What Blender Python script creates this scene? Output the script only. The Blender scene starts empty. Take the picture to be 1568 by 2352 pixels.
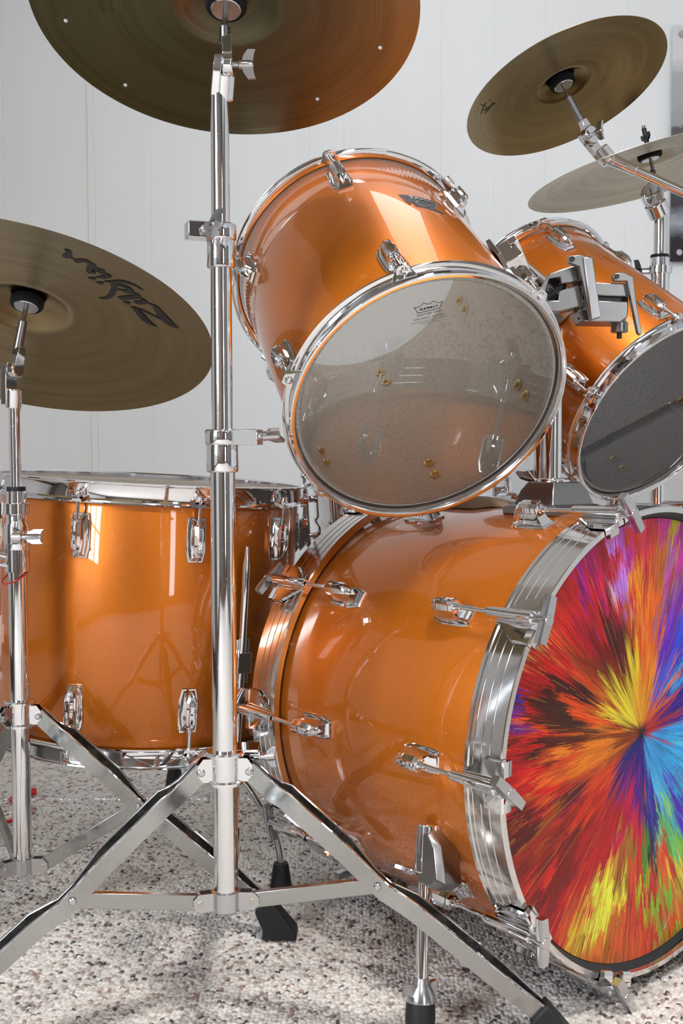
import bpy, math, random
import numpy as np
from mathutils import Vector, Matrix
random.seed(4); rng = np.random.default_rng(7)
PI = math.pi
C = bpy.context.scene.collection
sc = bpy.context.scene

# ------------------------------------------------------------------ camera
W_, H_ = 1568, 2352
FPX, PITCH, ROLL, CAMH = 2516.86, 0.0519, -0.00251, 0.6656
_R0 = Vector((1, 0, 0)); _F = Vector((0, math.cos(PITCH), -math.sin(PITCH))); _U0 = _R0.cross(_F)
_R = _R0 * math.cos(ROLL) + _U0 * math.sin(ROLL); _U = -_R0 * math.sin(ROLL) + _U0 * math.cos(ROLL)
CAM = Vector((0, 0, CAMH))
cd = bpy.data.cameras.new('camera'); cam = bpy.data.objects.new('camera', cd); C.objects.link(cam)
cam.matrix_world = Matrix((( _R.x, _U.x, -_F.x, 0), (_R.y, _U.y, -_F.y, 0), (_R.z, _U.z, -_F.z, CAMH), (0, 0, 0, 1)))
cd.sensor_fit = 'VERTICAL'; cd.sensor_height = 24.0; cd.lens = 24.0 * FPX / H_; cd.clip_start = 0.05
cd.dof.use_dof = True; cd.dof.focus_distance = 1.28; cd.dof.aperture_fstop = 15.0
sc.camera = cam

def ray(u, v):
    return _F + _R * ((u - W_ / 2) / FPX) - _U * ((v - H_ / 2) / FPX)
def at(u, v, Y):
    d = ray(u, v); return CAM + d * (Y / d.y)

# ------------------------------------------------------------------ view and world
sc.view_settings.view_transform = 'Standard'; sc.view_settings.look = 'None'
sc.view_settings.exposure = 0.29; sc.view_settings.gamma = 1.0; sc.view_settings.use_curve_mapping = False
sc.cycles.max_bounces = 10; sc.cycles.diffuse_bounces = 8; sc.cycles.glossy_bounces = 6
sc.cycles.transparent_max_bounces = 12; sc.cycles.use_denoising = True
sc.cycles.caustics_reflective = False; sc.cycles.caustics_refractive = False
wd = bpy.data.worlds.new('daylight'); sc.world = wd; wd.use_nodes = True
wd.node_tree.nodes['Background'].inputs[0].default_value = (0.72, 0.84, 1.0, 1)
wd.node_tree.nodes['Background'].inputs[1].default_value = 2.5

def area(name, loc, target, sx, sy, power, col):
    l = bpy.data.lights.new(name, 'AREA'); l.shape = 'RECTANGLE'; l.size = sx; l.size_y = sy; l.energy = power; l.color = col
    o = bpy.data.objects.new(name, l); C.objects.link(o); o.location = loc
    o.rotation_euler = (Vector(target) - Vector(loc)).to_track_quat('-Z', 'Y').to_euler(); o['kind'] = 'helper'
    return o
# daylight through the two windows and two ceiling lamps
XL, XR, YF, YB, ZC = -2.1, 2.9, 2.8, -2.4, 2.42
area('window_light', (XL - .06, -1.15, 1.45), (3, -.9, 1.2), 1.5, 1.15, 100, (0.82, 0.91, 1.0))
area('window_light', (1.79, YB - .06, 1.1), (1.6, 3, .9), .34, 1.8, 16, (0.95, 0.97, 1.0))

# ------------------------------------------------------------------ materials
def mat(name, col, rough=.5, metal=0., **k):
    m = bpy.data.materials.new(name); m.use_nodes = True; b = m.node_tree.nodes['Principled BSDF']
    b.inputs['Base Color'].default_value = (*col, 1); b.inputs['Roughness'].default_value = rough; b.inputs['Metallic'].default_value = metal
    for a, v in k.items(): b.inputs[a.replace('_', ' ')].default_value = v
    return m
def nd(m, t, **k):
    n = m.node_tree.nodes.new(t)
    for a, v in k.items(): setattr(n, a, v)
    return n
def ln(m, a, b): m.node_tree.links.new(a, b)
def bs(m): return m.node_tree.nodes['Principled BSDF']
def texco(m, out='Object'): return nd(m, 'ShaderNodeTexCoord').outputs[out]
def noise(m, scale, detail=3, rough=.5, vec=None):
    n = nd(m, 'ShaderNodeTexNoise'); n.inputs['Scale'].default_value = scale; n.inputs['Detail'].default_value = detail; n.inputs['Roughness'].default_value = rough
    ln(m, vec or texco(m), n.inputs['Vector']); return n
def ramp(m, fac, stops):
    r = nd(m, 'ShaderNodeValToRGB'); e = r.color_ramp.elements
    while len(e) < len(stops): e.new(.5)
    for i, (p, c) in enumerate(stops):
        e[i].position = p; e[i].color = (*c, 1) if len(c) == 3 else c
    ln(m, fac, r.inputs[0]); return r
def bump(m, h, strength, dist):
    b = nd(m, 'ShaderNodeBump'); b.inputs['Strength'].default_value = strength; b.inputs['Distance'].default_value = dist
    ln(m, h, b.inputs['Height']); ln(m, b.outputs[0], bs(m).inputs['Normal']); return b
def mth(m, op, a, b=None):
    n = nd(m, 'ShaderNodeMath', operation=op)
    for i, v in enumerate((a, b)):
        if v is None: continue
        if isinstance(v, (int, float)): n.inputs[i].default_value = v
        else: ln(m, v, n.inputs[i])
    return n.outputs[0]

M = {}
M['orange'] = m = mat('orange sparkle lacquer', (.6, .17, .005), .40, .6, Coat_Weight=1.0, Coat_Roughness=.035, Coat_IOR=1.48)
n = noise(m, 900, 1); r = ramp(m, n.outputs[0], [(.3, (.58, .137, .003)), (.7, (.72, .19, .007))]); ln(m, r.outputs[0], bs(m).inputs['Base Color'])
M['chrome'] = m = mat('polished chrome', (.80, .80, .82), .05, 1.)
M['tube'] = m = mat('pitted chrome tube', (.78, .78, .79), .06, 1.)
n = noise(m, 420, 4, .7); r = ramp(m, n.outputs[0], [(.64, (.05,) * 3), (.74, (.5,) * 3)]); ln(m, r.outputs[0], bs(m).inputs['Roughness'])
M['strip'] = m = mat('worn plated steel strip', (.42, .42, .41), .22, 1.)
n = noise(m, 60, 4, .6); r = ramp(m, n.outputs[0], [(.35, (.14,) * 3), (.7, (.34,) * 3)]); ln(m, r.outputs[0], bs(m).inputs['Roughness'])
r = ramp(m, noise(m, 300, 3, .7).outputs[0], [(.60, (.42, .42, .41)), (.78, (.34, .325, .31))]); ln(m, r.outputs[0], bs(m).inputs['Base Color'])
M['cast'] = m = mat('satin cast metal', (.27, .265, .26), .28, 1.)
bump(m, noise(m, 1400, 2).outputs[0], .25, .0004)
M['alu'] = m = mat('bright satin alloy', (.55, .55, .56), .22, 1.)
M['hoopsteel'] = m = mat('brushed hoop steel', (.70, .69, .68), .10, 1.)
M['rubber'] = m = mat('black rubber', (.008, .008, .009), .55)
M['felt'] = m = mat('black felt', (.005, .005, .006), 1.)
M['plastic'] = mat('black plastic', (.012, .012, .013), .3)
M['brassnut'] = mat('brass screw', (.70, .50, .20), .2, 1.)
M['dullnut'] = mat('dull zinc rivet', (.55, .50, .40), .3, 1.)
M['black'] = mat('black print', (.006, .006, .007), .4)
M['silverprint'] = mat('silver badge metal', (.45, .45, .46), .3, 1.)
M['badge'] = mat('dark badge enamel', (.035, .035, .04), .3)
M['red'] = mat('red plastic', (.62, .02, .02), .35)
M['whiteplastic'] = mat('white plastic', (.75, .76, .78), .3)
M['wood'] = m = mat('dark brown wood', (.10, .05, .028), .35)
M['panelling'] = mat('dark wood panelling', (.10, .085, .075), .5)
M['beam'] = mat('brown ceiling board', (.30, .24, .19), .6)
M['cream'] = mat('cream paint', (.74, .72, .66), .5)

def cymbal_mat(name, c1, c2, rough):
    m = mat(name, c1, rough, 1.)
    b = bs(m); b.inputs['Anisotropic'].default_value = .6
    tg = nd(m, 'ShaderNodeTangent', direction_type='RADIAL', axis='Z'); ln(m, tg.outputs[0], b.inputs['Tangent'])
    sx = nd(m, 'ShaderNodeSeparateXYZ'); ln(m, texco(m), sx.inputs[0])
    rad = mth(m, 'SQRT', mth(m, 'ADD', mth(m, 'MULTIPLY', sx.outputs[0], sx.outputs[0]), mth(m, 'MULTIPLY', sx.outputs[1], sx.outputs[1])))
    ang = mth(m, 'ARCTAN2', sx.outputs[1], sx.outputs[0])
    cb = nd(m, 'ShaderNodeCombineXYZ'); ln(m, mth(m, 'MULTIPLY', rad, 620.), cb.inputs[0]); ln(m, mth(m, 'MULTIPLY', ang, .25), cb.inputs[1])
    n = noise(m, 1., 3, .6, cb.outputs[0])
    cb2 = nd(m, 'ShaderNodeCombineXYZ'); ln(m, mth(m, 'MULTIPLY', rad, 60.), cb2.inputs[0]); ln(m, mth(m, 'MULTIPLY', ang, .6), cb2.inputs[1])
    n2 = noise(m, 1., 2, .5, cb2.outputs[0])
    fac = mth(m, 'ADD', mth(m, 'MULTIPLY', n.outputs[0], .5), mth(m, 'MULTIPLY', n2.outputs[0], .5))
    r = ramp(m, fac, [(.36, c2), (.62, c1)]); ln(m, r.outputs[0], b.inputs['Base Color'])
    bump(m, n.outputs[0], .35, .0006)
    return m
M['cymbal'] = cymbal_mat('lathed bronze', (.40, .315, .18), (.30, .225, .12), .23)
M['cymbaldark'] = cymbal_mat('dark lathed bronze', (.20, .19, .12), (.145, .13, .078), .30)
M['cymbalpale'] = cymbal_mat('pale brushed bronze', (.52, .45, .33), (.34, .28, .19), .34)

# clear drum film: passes light, mirrors like a thin glossy sheet
M['clear'] = m = bpy.data.materials.new('clear drum film'); m.use_nodes = True; m.node_tree.nodes.clear()
o_ = nd(m, 'ShaderNodeOutputMaterial'); mx = nd(m, 'ShaderNodeMixShader'); tr = nd(m, 'ShaderNodeBsdfTransparent'); tr.inputs[0].default_value = (.98, .98, .97, 1)
gl = nd(m, 'ShaderNodeBsdfGlossy'); gl.inputs['Roughness'].default_value = .012; fr = nd(m, 'ShaderNodeFresnel'); fr.inputs[0].default_value = 1.8
hz = nd(m, 'ShaderNodeBsdfTranslucent'); hz.inputs[0].default_value = (.95, .94, .92, 1); hm = nd(m, 'ShaderNodeMixShader'); hm.inputs[0].default_value = .05; ln(m, tr.outputs[0], hm.inputs[1]); ln(m, hz.outputs[0], hm.inputs[2])
ln(m, fr.outputs[0], mx.inputs[0]); ln(m, hm.outputs[0], mx.inputs[1]); ln(m, gl.outputs[0], mx.inputs[2]); ln(m, mx.outputs[0], o_.inputs[0])
M['whitehead'] = m = mat('white coated drum film', (.84, .84, .83), .45)
tl = nd(m, 'ShaderNodeBsdfTranslucent'); tl.inputs[0].default_value = (.9, .9, .88, 1); mx = nd(m, 'ShaderNodeMixShader'); mx.inputs[0].default_value = .93
ln(m, bs(m).outputs[0], mx.inputs[1]); ln(m, tl.outputs[0], mx.inputs[2]); ln(m, mx.outputs[0], m.node_tree.nodes['Material Output'].inputs[0])
M['collar'] = m = mat('hazy film collar', (.50, .48, .44), .4)
n = noise(m, 900, 2); r = ramp(m, n.outputs[0], [(.4, (.35, .32, .28)), (.6, (.66, .64, .6))]); ln(m, r.outputs[0], bs(m).inputs['Base Color'])
M['inner'] = m = mat('speckled grey lining with painted light', (.3, .28, .26), .55)
n = noise(m, 420, 4, .8); r = ramp(m, n.outputs[0], [(.34, (.36, .29, .24)), (.44, (.84, .76, .68)), (.56, (.90, .83, .76)), (.68, (.95, .91, .86))]); ln(m, r.outputs[0], bs(m).inputs['Base Color'])  # tan and brightness of the lit interior are put into this lining colour

M['inner2'] = m = mat('unbrightened speckled grey lining', (.3, .28, .26), .55)
n = noise(m, 300, 4, .8); r = ramp(m, n.outputs[0], [(.34, (.30, .30, .31)), (.5, (.52, .52, .54)), (.66, (.72, .72, .74))]); ln(m, r.outputs[0], bs(m).inputs['Base Color'])  # same lining for the right tom, kept grey without the painted brightness
M['wall'] = m = mat('off-white painted panelling', (.74, .755, .775), .55)
mp = nd(m, 'ShaderNodeMapping'); mp.inputs['Scale'].default_value = (9, 9, .5); ln(m, texco(m), mp.inputs[0])
n = noise(m, 3, 4, .6, mp.outputs[0]); r = ramp(m, n.outputs[0], [(.3, (.735, .75, .765)), (.7, (.755, .77, .785))]); ln(m, r.outputs[0], bs(m).inputs['Base Color'])
M['seam'] = mat('cream seam paint', (.74, .745, .72), .5)
M['ceiling'] = mat('white ceiling paint', (.80, .80, .80), .7)

M['carpet'] = m = mat('flecked berber carpet', (.7, .67, .63), .95)
at_ = nd(m, 'ShaderNodeAttribute', attribute_name='yarn'); ln(m, at_.outputs['Color'], bs(m).inputs['Base Color'])
bump(m, noise(m, 1500, 2).outputs[0], .5, .0008)

# ------------------------------------------------------------------ mesh helpers
class MB:
    def __init__(s): s.v = []; s.f = []; s.mi = []; s.mats = []; s.cur = 0
    def use(s, m):
        if m not in s.mats: s.mats.append(m)
        s.cur = s.mats.index(m); return s
    def add(s, vs, fs, T=None):
        o = len(s.v)
        for p in vs:
            p = Vector(p); s.v.append(tuple(T @ p) if T is not None else tuple(p))
        for f in fs: s.f.append(tuple(i + o for i in f)); s.mi.append(s.cur)
        return s
    def loft(s, secs, T=None, cap=True, closed=False):
        n = len(secs[0]); vs = [p for q in secs for p in q]; fs = []
        K = len(secs)
        for k in range(K if closed else K - 1):
            a, b = k * n, ((k + 1) % K) * n
            for i in range(n):
                j = (i + 1) % n; fs.append((a + i, a + j, b + j, b + i))
        if cap and not closed: fs.append(tuple(range(n))[::-1]); fs.append(tuple((K - 1) * n + i for i in range(n)))
        return s.add(vs, fs, T)
    def lathe(s, prof, seg=48, T=None, closed=False, a0=0., a1=2 * PI):
        # prof: list of (r, z)
        vs = []; fs = []; full = abs(a1 - a0 - 2 * PI) < 1e-6; N = seg if full else seg + 1
        P = len(prof)
        for i in range(N):
            a = a0 + (a1 - a0) * i / seg
            for r, z in prof: vs.append((r * math.cos(a), r * math.sin(a), z))
        for i in range(seg):
            j = (i + 1) % N
            for k in range(P if closed else P - 1):
                l = (k + 1) % P; fs.append((i * P + k, j * P + k, j * P + l, i * P + l))
        return s.add(vs, fs, T)
    def cyl(s, p0, p1, r, r1=None, seg=24, T=None):
        p0 = Vector(p0); p1 = Vector(p1); r1 = r if r1 is None else r1
        L = (p1 - p0).length; q = (p1 - p0).to_track_quat('Z', 'Y').to_matrix().to_4x4(); Q = Matrix.Translation(p0) @ q
        if T is not None: Q = T @ Q
        e = min(r, r1, L) * .12
        return s.lathe([(0, 0), (r - e, 0), (r, e), (r1, L - e), (r1 - e, L), (0, L)], seg, Q)
    def box(s, c, d, T=None, rot=None):
        x, y, z = (q / 2 for q in d); Q = Matrix.Translation(Vector(c))
        if rot is not None: Q = Q @ rot
        if T is not None: Q = T @ Q
        vs = [(i * x, j * y, k * z) for i in (-1, 1) for j in (-1, 1) for k in (-1, 1)]
        return s.add(vs, [(0, 1, 3, 2), (4, 6, 7, 5), (0, 4, 5, 1), (2, 3, 7, 6), (0, 2, 6, 4), (1, 5, 7, 3)], Q)
    def prism(s, pts, z0, z1, T=None):
        return s.loft([[(x, y, z0) for x, y in pts], [(x, y, z1) for x, y in pts]], T)
    def slab(s, pts, dvec):
        dvec = Vector(dvec); return s.loft([[tuple(Vector(p)) for p in pts], [tuple(Vector(p) + dvec) for p in pts]])
    def tube(s, pts, r, seg=16, T=None, rs=None):
        pts = [Vector(p) for p in pts]; secs = []; up = None
        for i, p in enumerate(pts):
            d = (pts[min(i + 1, len(pts) - 1)] - pts[max(i - 1, 0)]).normalized()
            if up is None: up = Vector((0, 0, 1)) if abs(d.z) < .9 else Vector((1, 0, 0))
            x = d.cross(up).normalized(); y = x.cross(d).normalized(); up = y
            rr = rs[i] if rs else r
            secs.append([tuple(p + x * (rr * math.cos(2 * PI * k / seg)) + y * (rr * math.sin(2 * PI * k / seg))) for k in range(seg)])
        return s.loft(secs, T)
    def mesh(s, name, ang=35):
        me = bpy.data.meshes.new(name); me.from_pydata(s.v, [], s.f)
        for m in s.mats: me.materials.append(M[m])
        me.polygons.foreach_set('material_index', s.mi)
        me.polygons.foreach_set('use_smooth', [True] * len(s.f))
        import bmesh
        b = bmesh.new(); b.from_mesh(me); bmesh.ops.remove_doubles(b, verts=b.verts, dist=1e-6); bmesh.ops.recalc_face_normals(b, faces=b.faces); b.to_mesh(me); b.free()
        me.set_sharp_from_angle(angle=math.radians(ang)); me.update(); return me

def bez(pts, n=8):
    # smooth path through points (Catmull-Rom)
    P = [Vector(p) for p in pts]; out = []
    for i in range(len(P) - 1):
        a = P[max(i - 1, 0)]; b = P[i]; c = P[i + 1]; d = P[min(i + 2, len(P) - 1)]
        for k in range(n):
            t = k / n; out.append(.5 * ((2 * b) + (c - a) * t + (2 * a - 5 * b + 4 * c - d) * t * t + (3 * b - a - 3 * c + d) * t ** 3))
    out.append(P[-1]); return out

def part(name, mb, parent=None, T=None, bevel=0, mt=None, label=None, kind=None):
    me = mb if isinstance(mb, bpy.types.Mesh) else mb.mesh(name)
    o = bpy.data.objects.new(name, me); C.objects.link(o)
    if parent is not None: o.parent = parent
    if T is not None: o.matrix_local = T
    if bevel:
        b = o.modifiers.new('edge', 'BEVEL'); b.width = bevel; b.segments = 2; b.limit_method = 'ANGLE'; b.angle_limit = math.radians(32); b.harden_normals = False
    if label: o['label'] = label
    if kind: o['kind'] = kind
    return o
def thing(name, label, cat, T=None, group=None):
    o = bpy.data.objects.new(name, None); C.objects.link(o); o.empty_display_size = .05
    if T is not None: o.matrix_world = T
    o['label'] = label; o['category'] = cat
    if group: o['group'] = group
    return o
def single(name, mb, label, cat, group=None, bevel=0):
    o = part(name, mb, bevel=bevel); o['label'] = label; o['category'] = cat
    if group: o['group'] = group
    return o
def frame_of(Cn, a):
    a = Vector(a).normalized(); t = a.cross(Vector((0, 0, 1))).normalized(); b = a.cross(t)
    return Matrix(((t.x, b.x, a.x, Cn[0]), (t.y, b.y, a.y, Cn[1]), (t.z, b.z, a.z, Cn[2]), (0, 0, 0, 1)))
def onshell(R, th, s, flip=False):
    # local frame on a drum: x outward, z along the axis (flip: against it)
    a = math.radians(th); n = Vector((math.cos(a), math.sin(a), 0)); z = Vector((0, 0, -1 if flip else 1)); y = z.cross(n)
    p = n * R + Vector((0, 0, s))
    return Matrix(((n.x, y.x, z.x, p.x), (n.y, y.y, z.y, p.y), (n.z, y.z, z.z, p.z), (0, 0, 0, 1)))
def hexbolt(mb, p0, p1, r, T=None):
    return mb.cyl(p0, p1, r, seg=6, T=T)

def text_geo(txt, shear=0., bold=0.):
    cu = bpy.data.curves.new('t', 'FONT'); cu.body = txt; cu.size = 1; cu.resolution_u = 3; cu.offset = bold; cu.shear = shear
    o = bpy.data.objects.new('t', cu); C.objects.link(o); dg = bpy.context.evaluated_depsgraph_get(); me = o.evaluated_get(dg).to_mesh()
    vs = [tuple(v.co) for v in me.vertices]; fs = [tuple(p.vertices) for p in me.polygons]
    o.evaluated_get(dg).to_mesh_clear(); bpy.data.objects.remove(o); bpy.data.curves.remove(cu)
    x0 = min(v[0] for v in vs); x1 = max(v[0] for v in vs); y0 = min(v[1] for v in vs); y1 = max(v[1] for v in vs)
    return [((v[0] - x0) / (x1 - x0), (v[1] - y0) / (y1 - y0)) for v in vs], fs
def put_text(mb, txt, fn, **k):
    vs, fs = text_geo(txt, **k); mb.add([fn(x, y) for x, y in vs], fs)
def stroke(mb, pts, w, fn):
    # a flat line of width w through 2-D points, mapped by fn
    P = [Vector((p[0], p[1])) for p in pts]; L = []; Rr = []
    for i, p in enumerate(P):
        d = (P[min(i + 1, len(P) - 1)] - P[max(i - 1, 0)]).normalized(); n = Vector((-d.y, d.x)) * w / 2
        L.append(fn(*(p + n))); Rr.append(fn(*(p - n)))
    k = len(P); mb.add(L + Rr, [(i, i + 1, k + i + 1, k + i) for i in range(k - 1)])

# ------------------------------------------------------------------ the room
def struct(name, mb, bevel=0):
    o = part(name, mb, bevel=bevel); o['kind'] = 'structure'; return o
def loops(x0, x1, y0, y1, st, cell=.0056):
    """looped pile as real relief: one bump per yarn loop, dipping between them"""
    nx = int((x1 - x0) / st) + 1; ny = int((y1 - y0) / st) + 1
    X, Y = np.meshgrid(np.linspace(x0, x1, nx), np.linspace(y0, y1, ny)); X = X.ravel(); Y = Y.ravel()
    NX, NY = int(6 / cell) + 4, int(6 / cell) + 4; rg = np.random.default_rng(11)
    jx = rg.random((NX, NY)).astype(np.float32) * .62; jy = rg.random((NX, NY)).astype(np.float32) * .62; hh = rg.random((NX, NY)).astype(np.float32); pk = rg.random((NX, NY)).astype(np.float32); tn = rg.random((NX, NY)).astype(np.float32)
    ci = ((X + 2.4) / cell).astype(int); cj = ((Y + 2.6) / cell).astype(int)
    best = np.full(X.shape, 9., np.float32); bi = np.zeros(X.shape, int); bj = np.zeros(X.shape, int)
    for a in (-1, 0, 1):
        for b in (-1, 0, 1):
            i_ = ci + a; j_ = cj + b
            d = np.hypot((X + 2.4) / cell - i_ - .19 - jx[i_, j_], ((Y + 2.6) / cell - j_ - .19 - jy[i_, j_]) * .85)
            w = d < best; best = np.where(w, d, best); bi = np.where(w, i_, bi); bj = np.where(w, j_, bj)
    Z = -.0050 * np.clip(best / .78, 0, 1) ** 2.2 - .0012 * hh[bi, bj]
    big = np.sin(X * 9 + 3 * np.sin(Y * 7)) * np.sin(Y * 8 + 2 * np.sin(X * 5)) * .03
    p = pk[bi, bj] + big; t = tn[bi, bj][:, None]
    col = np.where(p[:, None] < .66, np.array([.83, .785, .735]) + (t - .5) * .10, np.where(p[:, None] < .86, np.array([.60, .545, .50]) + (t - .5) * .10, np.where(p[:, None] < .955, np.array([.40, .29, .26]) + (t - .5) * .1, np.array([.10, .085, .09]))))
    ii = np.arange(ny - 1)[:, None] * nx + np.arange(nx - 1)[None, :]
    F = np.stack([ii, ii + 1, ii + nx + 1, ii + nx], -1).reshape(-1, 4)
    return np.stack([X, Y, Z], 1), F, col
FX0, FX1, FY0, FY1 = -.80, .98, 1.02, 2.10
Vn, Fn, Cn_ = loops(FX0, FX1, FY0, FY1, .00165)
Vf, Ff, Cf_ = loops(FX0 - .3, FX1 + .3, FY1, YF + .05, .004, .0056)
ox0, ox1, oy0, oy1 = XL - .2, XR + .2, YB - .2, YF + .2
rect = []
for (a, b, c, d) in ((ox0, ox1, oy0, FY0), (ox0, FX0, FY0, FY1), (FX1, ox1, FY0, FY1), (ox0, FX0 - .3, FY1, oy1), (FX1 + .3, ox1, FY1, oy1)): rect.append(((a, c), (b, c), (b, d), (a, d)))
Vr = np.array([(x, y, -.002) for q in rect for x, y in q]); Fr = np.arange(len(Vr)).reshape(-1, 4)
V_ = np.concatenate([Vn, Vf, Vr]); F_ = np.concatenate([Fn, Ff + len(Vn), Fr + len(Vn) + len(Vf)]); K_ = np.concatenate([Cn_, Cf_, np.tile([.66, .62, .58], (len(Vr), 1))])
me = bpy.data.meshes.new('floor'); me.vertices.add(len(V_)); me.vertices.foreach_set('co', V_.astype(np.float32).ravel())
me.loops.add(F_.size); me.loops.foreach_set('vertex_index', F_.astype(np.int32).ravel()); me.polygons.add(len(F_)); me.polygons.foreach_set('loop_start', (np.arange(len(F_)) * 4).astype(np.int32))
me.polygons.foreach_set('use_smooth', np.ones(len(F_), bool)); me.update(calc_edges=True)
ca = me.color_attributes.new('yarn', 'FLOAT_COLOR', 'POINT'); ca.data.foreach_set('color', np.concatenate([K_, np.ones((len(K_), 1))], 1).astype(np.float32).ravel())
me.materials.append(M['carpet']); o = part('floor', me); o['kind'] = 'structure'
mb = MB().use('ceiling'); mb.box(((XL + XR) / 2, (YF + YB) / 2, ZC + .05), (XR - XL + .4, YF - YB + .4, .1)); struct('ceiling', mb)
# back wall with real panel grooves
mb = MB().use('wall')
grooves = sorted([at(u, 1045, YF).x for u in (212, 352, 527, 712, 791, 1010, 1131, 1246, 1430)] + [-1.9, -1.55, -1.3, -1.0, -.85, 1.0, 1.25, 1.6, 1.85, 2.2, 2.5])
xs = [XL - .2] + grooves + [XR + .2]
sec = [(XL - .2, YF)]
for g in grooves:
    w = .0008; sec += [(g - w - .0012, YF), (g - w, YF + .0009), (g + w, YF + .0009), (g + w + .0012, YF)]
sec += [(XR + .2, YF)]
n = len(sec); mb.add([(x, y, 0) for x, y in sec] + [(x, y, ZC) for x, y in sec], [(i, i + 1, n + i + 1, n + i) for i in range(n - 1)])
mb.box(((XL + XR) / 2, YF + .08, ZC / 2), (XR - XL + .4, .1, ZC)); struct('wall_back', mb)
xs_ = at(219, 1045, YF).x
mb = MB().use('seam'); mb.box((xs_, YF - .002, ZC / 2), (.017, .006, ZC)); struct('trim_1', mb, .001)
def holed(name, axis, pos, lo, hi, hole, thick):
    mb = MB().use('wall'); (h0, h1, z0, z1) = hole
    for (a, b, c, d) in ((lo, h0, 0, ZC), (h1, hi, 0, ZC), (h0, h1, 0, z0), (h0, h1, z1, ZC)):
        if axis == 'x': mb.box((pos, (a + b) / 2, (c + d) / 2), (thick, b - a, d - c))
        else: mb.box(((a + b) / 2, pos, (c + d) / 2), (b - a, thick, d - c))
    struct(name, mb)
holed('wall_left', 'x', XL - .05, YB - .1, YF + .1, (-1.9, -.4, .88, 2.02), .1)
mb = MB().use('panelling')
for (a, b, c, d) in ((XL - .1, 1.61, 0, ZC), (1.97, XR + .1, 0, ZC), (1.61, 1.97, 0, .2), (1.61, 1.97, 2.0, ZC)):
    mb.box(((a + b) / 2, YB - .05, (c + d) / 2), (b - a, .1, d - c))
struct('wall_rear', mb)
mb = MB().use('wall'); mb.box((XR + .05, (YF + YB) / 2, ZC / 2), (.1, YF - YB + .2, ZC)); struct('wall_right', mb)
for k, (ax, a, b) in enumerate((('x', -1.9, -.4),)):
    mb = MB().use('cream')
    def bar(u0, u1, z0, z1, d=.05):
        if ax == 'x': mb.box((XL - .03, (u0 + u1) / 2, (z0 + z1) / 2), (d, u1 - u0, z1 - z0))
        else: mb.box(((u0 + u1) / 2, YB - .03, (z0 + z1) / 2), (u1 - u0, d, z1 - z0))
    for z in (.88, 1.43, 1.98): bar(a, b, z, z + .04)
    nb = 3
    for i in range(nb + 1): bar(a + (b - a - .04) * i / nb, a + (b - a - .04) * i / nb + .04, .88, 2.02)
    struct('window_%d' % (k + 1), mb)
mb = MB().use('wood'); mb.box((.6, YB + .02, 1.0), (.85, .04, 2.0)); mb.box((XR - .02, -.6, 1.0), (.04, .9, 2.0))
struct('added_dark_doors', mb, .003)  # doors out of view, added as dark shapes for the chrome reflections
mb = MB().use('wood'); mb.box(((XL + XR) / 2, YB + .01, .05), (XR - XL, .02, .1)); struct('baseboard_rear', mb)
mb = MB().use('wood'); mb.box((XL + .01, (YF + YB) / 2, .05), (.02, YF - YB, .1)); struct('baseboard_left', mb)
for k, (x0, x1) in enumerate(((-1.25, -.12), (.62, 1.15))):
    mb = MB().use('beam'); mb.box(((x0 + x1) / 2, (YF + YB) / 2, ZC - .03), (x1 - x0, YF - YB, .06)); struct('trim_%d' % (k + 2), mb, .004)
for (x, y) in ((.3, .5), (.3, -1.1)):
    l = area('ceiling_light_glow', (x, y, ZC - .07), (x, y, 0), .22, .22, 22, (1., .97, .93)); l.data.shape = 'DISK'

area('added_ceiling_fill', (.25, 1.7, ZC - .05), (.25, 1.7, 0), .5, 1.5, 6, (1., .98, .95))  # added fill light that brightens the batter heads and tom interior
mb = MB().use('alu'); mb.box((.25, 1.7, ZC - .02), (.54, 1.54, .04)); struct('trim_4', mb, .004)  # housing for the added ceiling fill, out of view
mb = MB().use('panelling'); mb.box((XR - .2, -.9, 1.0), (.4, 2.0, 2.0)); mb.box((XL + .2, .55, .9), (.4, .8, 1.8)); struct('trim_5', mb, .01)  # unseen dark boxes added so the chrome has something dark to reflect

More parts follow.
